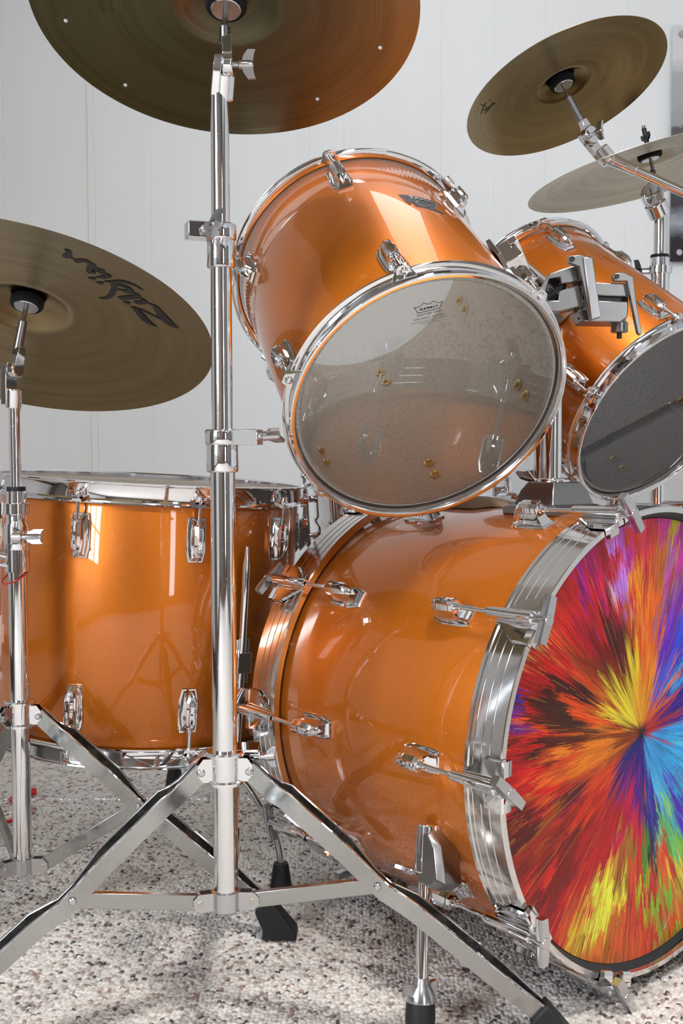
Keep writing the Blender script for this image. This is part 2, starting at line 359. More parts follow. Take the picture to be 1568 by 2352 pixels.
# ------------------------------------------------------------------ hardware pieces
def loft_box(secs):   # secs: (z, x0, x1, halfwidth, chamfer)
    out = []
    for z, x0, x1, w, c in secs:
        out.append([(x0, -w, z), (x0, w, z), (x1 - c, w, z), (x1, w - c, z), (x1, -w + c, z), (x1 - c, -w, z)])
    return out
def lug_mesh(h, L=.054, w=.0135, r=.0082):
    """cast lug: flared base frame, concave pedestal and a faceted bullet that takes the rod at its blunt +z end"""
    mb = MB().use('chrome'); a = L / 2
    def fr(x, k, kz, z1=1.): return [(x, -w * k * .72, -a * kz), (x, w * k * .72, -a * kz), (x, w * k, -a * kz * .5), (x, w * k, a * kz * .6 * z1), (x, w * k * .9, a * kz * z1), (x, -w * k * .9, a * kz * z1), (x, -w * k, a * kz * .6 * z1), (x, -w * k, -a * kz * .5)]
    mb.loft([fr(-.0035, 1, 1), fr(.0016, 1, 1), fr(.0026, .93, .97)])
    mb.loft([fr(.0020, .84, .92), fr(.0045, .72, .88, .92), fr(h * .45, .60, .82, .82), fr(h * .80, .56, .74, .70)])
    def sec(z, k, dx=0):
        return [(h + dx + r * k * math.cos(t) * .95, r * k * math.sin(t), z) for t in [2 * PI * (i + .5) / 8 for i in range(8)]]
    e = a * .66
    mb.loft([sec(-a + .002, .10, -h * .34), sec(-a + .006, .42, -h * .18), sec(-a + .013, .80, -h * .05), sec(-a + .021, 1.), sec(e - .001, 1.), sec(e, .93)])
    for y in (-.0030, .0030):
        mb.loft([[(h + r * .80, y - .0011, z), (h + r * .80, y + .0011, z), (h + r * q, y + .0006, z), (h + r * q, y - .0006, z)] for z, q in ((-a + .015, .80), (-a + .022, 1.1), (e - .0015, 1.1))])
    mb.lathe([(.0055, e - .0005), (.0060, e + .0008), (.0045, e + .0022), (.003, e + .0022)], 20, Matrix.Translation((h, 0, 0)))
    return mb.mesh('lug')
def rod_mesh(x, z0, z1, head=True):
    mb = MB().use('tube'); mb.cyl((x, 0, z0), (x, 0, z1), .0027, seg=14); mb.cyl((x, 0, z0), (x, 0, z0 + .010), .0040, seg=14)
    if head:
        mb.use('chrome'); mb.lathe([(0, 0), (.0072, 0), (.0072, .0013), (.0055, .0022), (.0048, .0065), (.0036, .0085), (0, .009)], 18, Matrix.Translation((x, 0, z1 - .002)))
    return mb.mesh('tension_rod')
def bar_handle(mb, x, z, ang, L=.054):
    """two-armed T handle, tapered arms with bevelled faces, spinning about the rod axis"""
    T = Matrix.Translation((x, 0, z)) @ Matrix.Rotation(ang, 4, 'Z')
    mb.use('alu')
    mb.lathe([(0, -.008), (.0062, -.008), (.0068, -.0065), (.0068, .003), (.0052, .006), (.0048, .014), (0, .014)], 20, T)
    for s in (1, -1):
        pr = [(s * .003, .0062), (s * .012, .0063), (s * L / 2, .0054), (s * L / 2, -.0054), (s * .012, -.0063), (s * .003, -.0062)]
        secs = [[(q, w, 0) for q, w in pr]]
        mb.loft([[(q, w * .92, -.0075 + abs(q) * .05) for q, w in pr], [(q, w, -.0045 + abs(q) * .05) for q, w in pr], [(q, w, .001 + abs(q) * .04) for q, w in pr], [(q, w * .8, .003 + abs(q) * .03) for q, w in pr]], T)
HW = .054
def claw_mesh(x=.0105):
    mb = MB().use('chrome')
    T = Matrix.Translation((x, 0, 0))
    mb.lathe([(.0033, HW + .010), (.0052, HW + .010), (.0062, HW + .006), (.0075, .012), (.0078, -.004), (.0062, -.006), (.0035, -.006)], 24, T)
    # saddle over the hoop: flared plate with raised rib
    def w(z): return .0075 + .0215 * min(1, max(0, (HW - .004 - z) / .028)) ** 1.2
    zs = [HW - .002, HW - .012, HW - .024, .020, .012, .004, -.0015]
    mb.loft([[(.0004 , -w(z), z), (.0004, w(z), z), (.0042, w(z) * .93, z), (.0050, w(z) * .35, z), (.0050, -w(z) * .35, z), (.0042, -w(z) * .93, z)] for z in zs])
    for sgn in (1, -1):
        y0, y1 = sgn * .011, sgn * .028
        ya, yb = min(y0, y1), max(y0, y1)
        mb.loft([[(xx, ya, z0), (xx, yb, z0), (xx, yb, z1), (xx, ya, z1)] for xx, z0, z1 in ((.0055, -.0065, .002), (.0035, -.0085, .002), (.0, -.0085, -.001), (-.011, -.0068, -.001), (-.013, -.005, -.001))])
    return mb.mesh('claw')
def handle_mesh(ang, x=.0105, L=.054):
    mb = MB(); bar_handle(mb, x, -.019, ang, L); return mb.mesh('t_handle')
def wing(mb, p, d, up, L=.022, r=.0045, w=.016, mtl='alu'):
    """wing bolt: boss along d from p, two blades spread in the plane of up"""
    p = Vector(p); d = Vector(d).normalized(); up = Vector(up); up = (up - d * up.dot(d)).normalized(); sd = d.cross(up)
    T = Matrix(((sd.x, up.x, d.x, p.x), (sd.y, up.y, d.y, p.y), (sd.z, up.z, d.z, p.z), (0, 0, 0, 1)))
    mb.use(mtl); mb.lathe([(0, 0), (r * .7, 0), (r * .7, L * .25), (r, L * .3), (r, L * .9), (r * .7, L), (0, L)], 18, T)
    for s in (1, -1):
        pl = [(s * r * .5, L * .42), (s * (r + w * .4), L * .50), (s * (r + w), L * .72), (s * (r + w * .98), L * 1.10), (s * (r + w * .5), L * 1.02), (s * r * .6, L * .97)]
        mb.loft([[(h_, a_, b_) for a_, b_ in pl] for h_ in (-.0022, .0022)], T)

def tom_hoop(R, s0, out, angles, mtl='chrome', wall=.016):
    """triple-flanged hoop; s0 head plane, out=-1/+1 outward direction along axis; R shell radius"""
    q = [(R + .0125, -.0105), (R + .0138, -.0098), (R + .0140, -.0088), (R + .0128, -.0078), (R + .0060, -.0066), (R + .0046, -.0050), (R + .0042, .0050),
         (R + .0052, .0072), (R + .0082, .0084), (R + .0094, .0096), (R + .0088, .0110), (R + .0066, .0118), (R + .0036, .0108), (R + .0022, .0088), (R + .0016, .0040), (R + .0016, -.0080), (R + .0040, -.0100)]
    mb = MB().use(mtl)
    mb.lathe([(r, s0 + out * z) for r, z in q], 144, closed=True)
    for th in angles:
        T = onshell(R, th, s0, out < 0)
        secs = []
        for x, w, z0, z1 in ((.0035, .017, -.0105, -.0020), (.0075, .014, -.0105, -.0030), (.0125, .0105, -.0105, -.0040), (.0185, .0085, -.0100, -.0050), (.0205, .005, -.0095, -.0055)):
            secs.append([(x, -w, z0), (x, w, z0), (x, w * .8, z1), (x, -w * .8, z1)])
        mb.loft(secs, T)
    return mb
def disc(mb, R, s, dome=0, seg=96, rings=6):
    mb.lathe([(R * k / rings, s + dome * (1 - (k / rings) ** 2)) for k in range(rings + 1)], seg)

# ------------------------------------------------------------------ rack toms
LUG_T = lug_mesh(.0135); LUG_F = lug_mesh(.0135, L=.065, w=.0145, r=.0078); LUG_B = lug_mesh(.0228, L=.058, w=.0150, r=.0096)
def rack_tom(Cn, a, D, R, ths, label, inner='inner'):
    T = frame_of(Cn, a); t = thing('tom_drum', label, 'drum', T, 'rack toms')
    hf, hb = -.009, D + .009
    mb = MB().use('orange'); mb.lathe([(R - .001, hf + .001), (R, hf + .003), (R, hb - .003), (R - .001, hb - .001)], 160)
    mb.use(inner); mb.lathe([(R - .001, hf + .001), (R - .005, hf + .0005), (R - .007, hf + .003), (R - .007, hb - .003), (R - .004, hb - .0005), (R - .001, hb - .001)], 160)
    part('shell', mb, t)
    part('resonant_hoop', tom_hoop(R, hf, -1, ths), t)
    part('batter_hoop', tom_hoop(R, hb, 1, ths), t)
    mb = MB().use('clear'); disc(mb, R - .0045, hf - .0005); part('resonant_head', mb, t)
    mb = MB().use('collar'); mb.lathe([(R - .0045, hf - .0006), (R - .001, hf + .0005), (R + .0014, hf + .004)], 144)
    part('film_collar', mb, t)
    mb = MB().use('whitehead'); disc(mb, R + .001, hb + .0005); part('batter_head', mb, t)
    rod = rod_mesh(.0135, .016, .050)
    for th in ths:
        for flip, s in ((True, .048), (False, D - .048)):
            Tm = onshell(R, th, s, flip)
            l = part('lug', LUG_T, t, Tm); part('tension_rod', rod, t, Tm)
            mb = MB().use('brassnut')
            for dz in (-.012, .014):
                mb.lathe([(0, 0), (.0075, 0), (.0075, -.0012), (.0045, -.0022), (.0045, -.0045), (.0022, -.0062), (0, -.0062)], 16, Matrix.Translation((-.0072, 0, dz)) @ Matrix.Rotation(PI / 2, 4, 'Y'))
            part('lug_screw', mb.mesh('lug_screw'), t, Tm)
    return t, T
tom1, T1 = rack_tom((.1028, 1.335, .7371), (-.2584, .7663, .5883), .3213, .165, [187, 247, 307, 7, 67, 127], 'larger left orange rack tom with clear head and dark badge, above the bass drum')
tom2, T2 = rack_tom((.4874, 1.7123, .736), (-.4799, .6717, .5644), .3208, .154, [188, 248, 308, 8, 68, 128], 'right orange rack tom with greyish clear head, partly cut by the right frame edge', 'inner2')
# printed crown logo on the lower head of the left tom
def on_plane(T, s):
    Ti = T.inverted(); o_l = Ti @ CAM
    def f(u, v):
        d = Ti.to_3x3() @ ray(u, v); k = (s - o_l.z) / d.z; return o_l + d * k
    return f
pl = on_plane(T1, -.0105)
def quad(f, p0, p1, p2):
    a, b, c = f(*p0), f(*p1), f(*p2); return lambda x, y: tuple(a + (b - a) * x + (c - a) * y)
mb = MB().use('black')
px = lambda u, v: tuple(pl(u, v))
crown = [(950.8, 706.4), (958.8, 719.4), (1009.3, 707.6), (1016.2, 691.3)]
stroke(mb, [crown[0], crown[1]], 1.7, px); stroke(mb, [(957.6, 719.8), (1010, 707.5)], 1.5, px); stroke(mb, [crown[2], crown[3]], 1.7, px)
for a, b, sag in (((950.8, 706.4), (973, 695.6), (962, 708.6)), ((973, 695.6), (995, 690.6), (985, 703.5)), ((995, 690.6), (1016.2, 691.3), (1006, 699.5))):
    stroke(mb, [((1 - t) ** 2 * a[0] + 2 * t * (1 - t) * sag[0] + t * t * b[0], (1 - t) ** 2 * a[1] + 2 * t * (1 - t) * sag[1] + t * t * b[1]) for t in [i / 8 for i in range(9)]], 1.4, px)
put_text(mb, 'REMO', quad(pl, (963.5, 714.3), (1005.2, 704.6), (964.3, 708.8)), bold=.03)
put_text(mb, 'WEATHER  KING', quad(pl, (957, 728.3), (1014, 715.0), (956, 723.8)), bold=.01)
put_text(mb, 'DIPLOMAT  BATTER', quad(pl, (951, 738.3), (1019.5, 723.2), (950.3, 733.8)))
stroke(mb, [(945, 744.3), (1026.5, 725)], .8, px)
put_text(mb, 'MADE IN U.S.A.', quad(pl, (964, 746.2), (1008, 737), (963.5, 742.6)))
part('head_logo', mb, tom1)

# badge on the left tom
def badge(T, R, th, s, parent):
    Tm = onshell(R, th, s, True)
    def cur(x, y, h=.0):  # x along the circumference, y toward the head, on a curved skin
        an = x / R; return ((R + h) * math.cos(an) - R, (R + h) * math.sin(an), y)
    mb = MB()
    out = [(-.027, .012), (-.015, .0125), (0, .0125), (.015, .0125), (.027, .012), (.022, .001), (.0165, -.007), (.031, -.0135), (.017, -.013), (0, -.012), (-.010, -.012), (-.0125, -.005), (-.016, -.0045), (-.0175, -.009), (-.021, -.004)]
    for k, sc_, h0, h1 in ((('silverprint'), 1.0, 0, .0009), ('badge', .93, .0009, .0012)):
        mb.use(k); mb.loft([[cur(x * sc_, y * sc_, h) for x, y in out] for h in (h0, h1)])
    mb.use('silverprint')
    def q(x0, x1, y0, y1): return lambda x, y: cur(x0 + (x1 - x0) * x, y0 + (y1 - y0) * y, .0014)
    put_text(mb, 'TAMA', q(-.015, .018, .0045, .0105), bold=.03)
    stroke(mb, [(.009 * math.cos(t) + .001, .004 * math.sin(t) - .003) for t in [2 * PI * i / 20 for i in range(21)]], .0012, lambda x, y: cur(x, y, .0014))
    stroke(mb, [(-.008, -.0085), (.020, -.0095)], .0012, lambda x, y: cur(x, y, .0014))
    return part('badge', mb.mesh('badge', 20), parent, Tm, label='dark four-sided maker badge')
badge(T1, .165, 276, .186, tom1).matrix_local = onshell(.165, 276, .190, True) @ Matrix.Rotation(PI - .10, 4, 'X') @ Matrix.Diagonal((1, 1, 1.4, 1))
# shell bracket on the left tom (receives the holder arm)
def shell_bracket(R, th, s, parent):
    Tm = onshell(R, th, s); mb = MB().use('cast')
    mb.prism([(-.02, -.034), (.02, -.034), (.024, -.02), (.024, .02), (.02, .034), (-.02, .034), (-.024, .02), (-.024, -.02)], 0, .006, Matrix.Rotation(PI / 2, 4, 'Y') @ Matrix.Rotation(0, 4, 'Z'))
    mb.use('chrome'); mb.box((.018, 0, 0), (.026, .034, .044)); mb.box((.03, .0, .012), (.012, .04, .014))
    wing(mb, (.022, .017, -.008), (0, 1, 0), (1, 0, .4), .02)
    return part('arm_bracket', mb, parent, Tm, bevel=.0012)
shell_bracket(.165, 322, .150, tom1)
shell_bracket(.154, 215, .150, tom2)

# ------------------------------------------------------------------ floor tom
FC = Vector((-.3053, 1.7788, .6290)); FA = Vector((-.0584, .006, -.9983)); FH, FR = .408, .2365
TF = frame_of(FC, FA)
ft = thing('floor_tom', 'deep orange floor tom standing upright on bent legs behind the stands', 'drum', TF)
mb = MB().use('orange'); mb.lathe([(FR - .001, .012), (FR, .014), (FR, FH - .014), (FR - .001, FH - .012)], 180)
mb.use('inner'); mb.lathe([(FR - .001, .012), (FR - .007, .013), (FR - .007, FH - .013), (FR - .001, FH - .012)], 180); part('shell', mb, ft)
FT_TH = [188.7, 148.7, 112.7, 75, 36, -3, -42, -82, -121]
def deep_hoop(R, s0, out, ths):
    mb = MB().use('chrome')
    q = [(R + .0115, .030), (R + .0138, .0305), (R + .0138, .0285), (R + .006, .026), (R + .0045, .024), (R + .0045, .005), (R + .006, .0025), (R + .0095, .0022), (R + .0100, .0005), (R + .006, -.0004), (R + .0022, .002), (R + .0018, .029)]
    mb.lathe([(r, s0 + out * z) for r, z in q], 180, closed=True)
    for th in ths:
        T = onshell(R, th, s0, out < 0)
        mb.loft([[(x, -w, z0), (x, w, z0), (x, w * .8, z1), (x, -w * .8, z1)] for x, w, z0, z1 in ((.0045, .015, .030, .020), (.010, .012, .030, .0225), (.018, .008, .0295, .0255))], T)
    return mb
part('batter_hoop', deep_hoop(FR, 0, 1, FT_TH), ft); part('resonant_hoop', deep_hoop(FR, FH, -1, FT_TH), ft)
mb = MB().use('whitehead'); disc(mb, FR + .001, .0105); part('batter_head', mb, ft)
mb = MB().use('whitehead'); disc(mb, FR + .001, FH - .0105); part('resonant_head', mb, ft)
rodF = rod_mesh(.0135, .020, .0575); rodF2 = rod_mesh(.0135, .020, .064)
for th in FT_TH:
    for s, fl, rd in ((.078, True, rodF), (FH - .083, False, rodF2)):
        Tm = onshell(FR, th, s, fl); part('lug', LUG_F, ft, Tm); part('tension_rod', rd, ft, Tm)
def ft_leg(th, top, foot, knee_out, bz=.255):
    a = math.radians(th); n = Vector((math.cos(a), math.sin(a), 0)); Tm = onshell(FR, th, bz)
    mb = MB().use('chrome'); mb.box((.008, 0, 0), (.016, .034, .066)); mb.box((.020, 0, .0), (.018, .024, .030)); wing(mb, (.022, .012, .012), (0, 1, 0), (0, 0, 1), .018)
    br = part('leg_bracket', mb, ft, Tm, bevel=.002)
    Ti = TF.inverted(); fl = Ti @ Vector(foot); p0 = n * (FR + .021)
    path = [p0 + Vector((0, 0, top)), p0 + Vector((0, 0, bz + .09)), p0 + Vector((0, 0, FH + .005)), p0.lerp(fl, .30) + Vector((0, 0, FH + .045 - p0.lerp(fl, .30).z)) if 0 else (p0 + (Vector((fl.x, fl.y, 0)) - p0) * .35 + Vector((0, 0, FH + .045))), p0 + (Vector((fl.x, fl.y, 0)) - p0) * .8 + Vector((0, 0, FH + .105)), Vector((fl.x, fl.y, 0)) + Vector((0, 0, fl.z - .035))]
    path[3] = p0 + (Vector((fl.x, fl.y, 0)) - p0) * .30 + n * knee_out * .3 + Vector((0, 0, FH + .04))
    path[4] = p0 + (Vector((fl.x, fl.y, 0)) - p0) * .80 + n * knee_out + Vector((0, 0, FH + .105))
    mb = MB().use('tube'); P = bez(path, 6); rs = [.0053] * len(P); rs[0] = .0025; mb.tube(P, .0053, 14, rs=rs); lg = part('leg', mb, ft)
    up = (P[-3] - fl).normalized(); mb = MB().use('rubber'); T = Matrix.Translation(fl) @ (P[-3] - fl).to_track_quat('Z', 'Y').to_matrix().to_4x4()
    mb.lathe([(0, .0), (.015, .0), (.0175, .004), (.0165, .018), (.012, .05), (.0105, .054), (0, .054)], 20, T)
    f = part('rubber_foot', mb, lg)
lf = TF.inverted() @ Vector((-.1356, 1.58, .4)); ft_leg(math.degrees(math.atan2(lf.y, lf.x)), .085, (-.092, 1.613, .002), .0)
for foot in ((-.335, 2.15, .002), (-.56, 1.70, .002)):
    lf = TF.inverted() @ Vector(foot); ft_leg(math.degrees(math.atan2(lf.y, lf.x)), .085, foot, .0)

# ------------------------------------------------------------------ bass drum
BC = Vector((.3951, 1.3486, .3092)); BA = Vector((-.638, .770, .004)).normalized(); BD, BR = .466, .2794
TB = frame_of(BC, BA)
bd = thing('bass_drum', 'large orange bass drum lying on its side with a multicoloured starburst front head', 'drum', TB)
mb = MB().use('orange'); mb.lathe([(BR - .001, .016), (BR, .018), (BR, BD - .018), (BR - .001, BD - .016)], 220)
mb.use('inner'); mb.lathe([(BR - .001, .016), (BR - .008, .017), (BR - .008, BD - .017), (BR - .001, BD - .016)], 200); part('shell', mb, bd)
HR = .2925
def bass_hoop(s0, out):
    mb = MB().use('hoopsteel')
    q = [(HR - .0075, .0), (HR - .0012, .0), (HR, .0012)]
    for g in (.017, .029, .041): q += [(HR, g - .0009), (HR - .0008, g - .0003), (HR - .0008, g + .0003), (HR, g + .0009)]
    q += [(HR, .0465), (HR + .0014, .048), (HR + .0014, .0525), (HR, .054), (HR - .009, .054), (HR - .0105, .052), (HR - .0105, .040), (HR - .0042, .038), (HR - .0042, .006), (HR - .0085, .0055)]
    mb.lathe([(r, s0 + out * z) for r, z in q], 220, closed=True); return mb
part('front_hoop', bass_hoop(0, 1), bd); part('batter_hoop', bass_hoop(BD, -1), bd)
mb = MB().use('plastic'); mb.lathe([(HR - .0045, .008), (HR - .0055, .006), (HR - .010, .0075), (HR - .0165, .016), (HR - .0165, .020), (HR - .0045, .020)], 200, closed=True); part('head_flesh_ring', mb, bd)
mb = MB().use('whitehead'); disc(mb, BR, BD - .012); part('batter_head', mb, bd)

# the printed front head: colours follow the print, laid out as streaks around its centre
pb = on_plane(TB, .0135)
bc = pb(1474, 1682)
PAL = '''1530,1180:200,60,150 1500,1200:205,55,80 1537,1215:190,180,50 1480,1200:215,75,110 1440,1195:200,60,160 1415,1230:190,105,200 1400,1265:190,30,50 1350,1290:180,30,110 1330,1320:165,40,165 1300,1345:190,40,40
1380,1330:200,30,80 1430,1330:190,130,220 1442,1368:225,190,230 1460,1300:210,70,60 1490,1290:210,90,50 1520,1290:190,110,50 1540,1330:170,110,160 1560,1300:160,60,120 1480,1400:230,140,30 1450,1390:230,150,40 1500,1420:225,110,40
1560,1400:110,60,190 1540,1450:115,50,180 1550,1550:60,160,220 1560,1500:80,60,200 1520,1560:90,100,210 1535,1580:60,60,170 1270,1400:200,60,40 1220,1480:220,160,90 1235,1465:225,180,110 1260,1500:210,80,50 1300,1450:190,40,35 1340,1430:180,30,60 1370,1400:185,30,40
1380,1460:130,30,30 1410,1450:90,25,20 1430,1500:110,40,25 1400,1560:130,60,20 1350,1560:170,70,30 1330,1600:80,30,20 1290,1600:95,35,25 1250,1560:190,40,35 1210,1600:200,35,35 1260,1640:90,40,20 1320,1660:80,50,20
1230,1635:120,40,25 1168,1635:100,60,170 1180,1660:150,50,130 1200,1685:220,90,30 1170,1710:190,40,40 1250,1700:100,40,25 1350,1640:220,90,30 1400,1620:200,120,40 1432,1640:225,205,70 1450,1560:215,195,60 1470,1600:240,170,50 1490,1570:235,150,50
1480,1480:230,120,40 1460,1450:215,95,35 1512,1622:225,120,60 1532,1640:110,30,130 1552,1612:60,30,150 1540,1690:70,160,225 1560,1710:80,180,235 1505,1655:190,60,60 1450,1695:150,75,30 1456,1720:50,40,130 1465,1760:55,30,135 1450,1785:120,30,130
1500,1750:75,170,230 1512,1800:80,180,235 1540,1760:70,165,225 1500,1840:60,50,160 1545,1820:90,60,180 1440,1850:190,30,90 1470,1820:100,30,150 1505,1880:50,40,140 1400,1720:220,130,40 1340,1740:220,130,40 1280,1745:210,90,40 1200,1760:200,40,35
1180,1850:200,40,35 1300,1785:220,110,40 1380,1790:210,80,40 1300,1830:120,30,60 1260,1840:190,40,35 1255,1872:170,90,30 1200,1900:110,30,25 1350,1850:200,60,35 1420,1900:190,35,45 1460,1900:200,35,60 1300,1950:130,30,30 1250,1990:150,45,30
1350,1980:185,35,40 1400,1950:190,35,45 1220,2050:190,45,30 1270,2060:140,30,30 1330,2060:190,35,40 1380,1995:185,40,40 1410,1965:205,160,60 1400,2020:220,150,60 1380,2085:222,222,80 1350,2110:220,205,85 1408,2050:228,228,75 1422,2012:150,110,40
1440,2020:200,80,40 1460,1980:140,130,50 1480,1962:90,140,60 1500,1945:60,40,45 1522,1845:160,215,130 1530,1900:110,190,120 1510,1905:130,200,150 1560,1880:90,180,190 1550,1960:140,190,90 1482,2035:205,210,50 1500,2070:200,60,50 1520,2085:130,190,60
1550,2040:205,110,50 1455,2100:210,80,50 1440,2170:210,100,50 1330,2170:210,175,60 1362,2180:210,120,50 1280,2160:190,45,40 1312,2125:205,95,50 1260,2120:190,35,45 1400,2190:205,120,50 1480,2150:205,75,50 1530,2120:185,160,60 1560,2080:210,100,50 1535,1975:200,70,50'''
ctl = []; colr = []
for tkn in PAL.split():
    a, b = tkn.split(':'); u, v = map(float, a.split(',')); p = pb(u, v); ctl.append((p.x, p.y)); colr.append([int(q) / 255 for q in b.split(',')])
# the side out of the frame carries on in blues, violets and pinks
extra = [(.10, -.12, (60, 90, 210)), (.18, -.10, (80, 60, 190)), (.2, .05, (190, 50, 120)), (.12, .08, (90, 170, 220)), (.05, .18, (210, 90, 50)), (.18, .16, (200, 60, 60)), (.1, .22, (210, 190, 70)), (.24, -.02, (130, 60, 170)), (.14, -.2, (210, 80, 120)), (.07, -.22, (190, 60, 160))]
sgn = 1 if pb(1568, 1680).x > pb(1400, 1680).x else -1; sgy = 1 if pb(1474, 1900).y > pb(1474, 1600).y else -1
for x, y, c in extra: ctl.append((bc.x + sgn * x, bc.y + sgy * y)); colr.append([q / 255 for q in c])
ctl = np.array(ctl); colr = np.array(colr) ** 2.2
HRd = HR - .0155
NA, NR = 1500, 150
th_ = np.linspace(0, 2 * PI, NA, endpoint=False)
k1 = rng.random(NA); k2 = rng.random(NA); k3 = np.repeat(rng.random(NA // 6), 6)
ci = np.cos(th_); si = np.sin(th_)
bb_ = bc.x * ci + bc.y * si; rmax = -bb_ + np.sqrt(np.maximum(bb_ ** 2 - (bc.x ** 2 + bc.y ** 2 - HRd ** 2), 0))
fr_ = (np.arange(NR + 1) / NR)[:, None] ** .9
rr_ = fr_ * rmax[None, :]
X = bc.x + rr_ * ci; Yy = bc.y + rr_ * si
jit = (k1[None, :] - .5) * .036 + (k3[None, :] - .5) * .044
jit = jit * np.minimum(1, rr_ / .05)
NB = 84; rb = ((fr_ + (k1[None, :] - .5) * .09 + (k3[None, :] - .5) * .07) * 9).astype(int).clip(0, 9); tb = np.broadcast_to(((np.arange(NA) + (k2 * 9).astype(int)) * NB // NA % NB)[None, :], rr_.shape)
pr_ = rng.normal(0, .020, (10, NB)); pt_ = rng.normal(0, .045, (10, NB)); pv_ = rng.normal(0, 1, (10, NB))
jit = jit * .7 + pr_[rb, tb] * np.minimum(1, rr_ / .06)
rj = np.maximum(rr_ + jit, .0); ta = (np.roll(k3, 3) - .5)[None, :] * .05 + pt_[rb, tb]
Xj = bc.x + rj * np.cos(th_[None, :] + ta); Yj = bc.y + rj * np.sin(th_[None, :] + ta)
colv = np.zeros((NR + 1, NA, 3)); wsum = np.zeros((NR + 1, NA))
lr = np.hypot(ctl[:, 0] - bc.x, ctl[:, 1] - bc.y); lth = np.arctan2(ctl[:, 1] - bc.y, ctl[:, 0] - bc.x)
for i in range(len(ctl)):
    dth = (np.arctan2(Yj - bc.y, Xj - bc.x) - lth[i] + PI) % (2 * PI) - PI
    dt = dth * (rj + lr[i]) / 2; dr = rj - lr[i]
    d2 = (dt / .75) ** 2 + (dr / 1.5) ** 2 + 3e-6
    w = d2 ** -4.5; wsum += w; colv += w[..., None] * colr[i]
colv /= wsum[..., None]
cell = rng.random((NR // 10 + 2, NA // 3 + 1)); ri = (np.arange(NR + 1)[:, None] + (k2 * 10).astype(int)[None, :]) // 10; st = cell[np.minimum(ri, NR // 10 + 1), (np.arange(NA) // 3)[None, :]]
colv *= (.72 + .42 * k1[None, :] + .32 * (st - .5) + .10 * pv_[rb, tb])[..., None]
bright = (k2 > .955)[None, :] & (st > .45); colv = np.where(bright[..., None], colv * .5 + np.array([.55, .36, .06]) * .5, colv)
dark = ((k2 < .14)[None, :] & (rr_ < .03 + .05 * k1[None, :])) | (rr_ < .006 + .010 * k2[None, :] * (k1 > .5)[None, :]); colv = np.where(dark[..., None], colv * .15 + np.array([.005, .003, .02]), colv)
colv = np.clip(colv ** 1.22 * 1.12, .003, .9)
vs = np.stack([X, Yy, np.full_like(X, .0135)], -1).reshape(-1, 3)
fs = []
for i in range(NR):
    a = i * NA
    for j in range(NA):
        k = (j + 1) % NA; fs.append((a + j, a + k, a + NA + k, a + NA + j))
me = bpy.data.meshes.new('front_head'); me.from_pydata(vs.tolist(), [], fs)
ca = me.color_attributes.new('print', 'FLOAT_COLOR', 'POINT'); ca.data.foreach_set('color', np.concatenate([colv.reshape(-1, 3), np.ones((len(vs), 1))], 1).astype(np.float32).ravel())
M['print'] = m = mat('printed starburst film', (.5, .1, .1), .35, 0., Coat_Weight=.3, Coat_Roughness=.05, Specular_IOR_Level=.15)
at_ = nd(m, 'ShaderNodeAttribute', attribute_name='print'); ln(m, at_.outputs['Color'], bs(m).inputs['Base Color'])
me.materials.append(m); part('front_head', me, bd, label='glossy printed head with radial colour streaks')
mb = MB().use('plastic'); disc(mb, HRd, .0155); part('front_film_backing', mb, bd)

claw = claw_mesh(); rodB = rod_mesh(.0228, .018, .110, False)
B_TH = [180 + 36 * k for k in range(10)]
HA = {216: -.3, 180: -.85, 144: .8, 252: 1.2}
for th in B_TH:
    for fl, s, hs in ((True, .134, 0), (False, BD - .134, BD)):
        part('lug', LUG_B, bd, onshell(BR, th, s, fl)); part('tension_rod', rodB, bd, onshell(BR, th, s, fl))
        Tc = onshell(HR, th, hs, not fl)
        cl = part('claw', claw, bd, Tc)
        part('t_handle', handle_mesh(PI / 2 + HA.get(th, random.uniform(-1, 1)) * (1 if fl else .6)), cl)
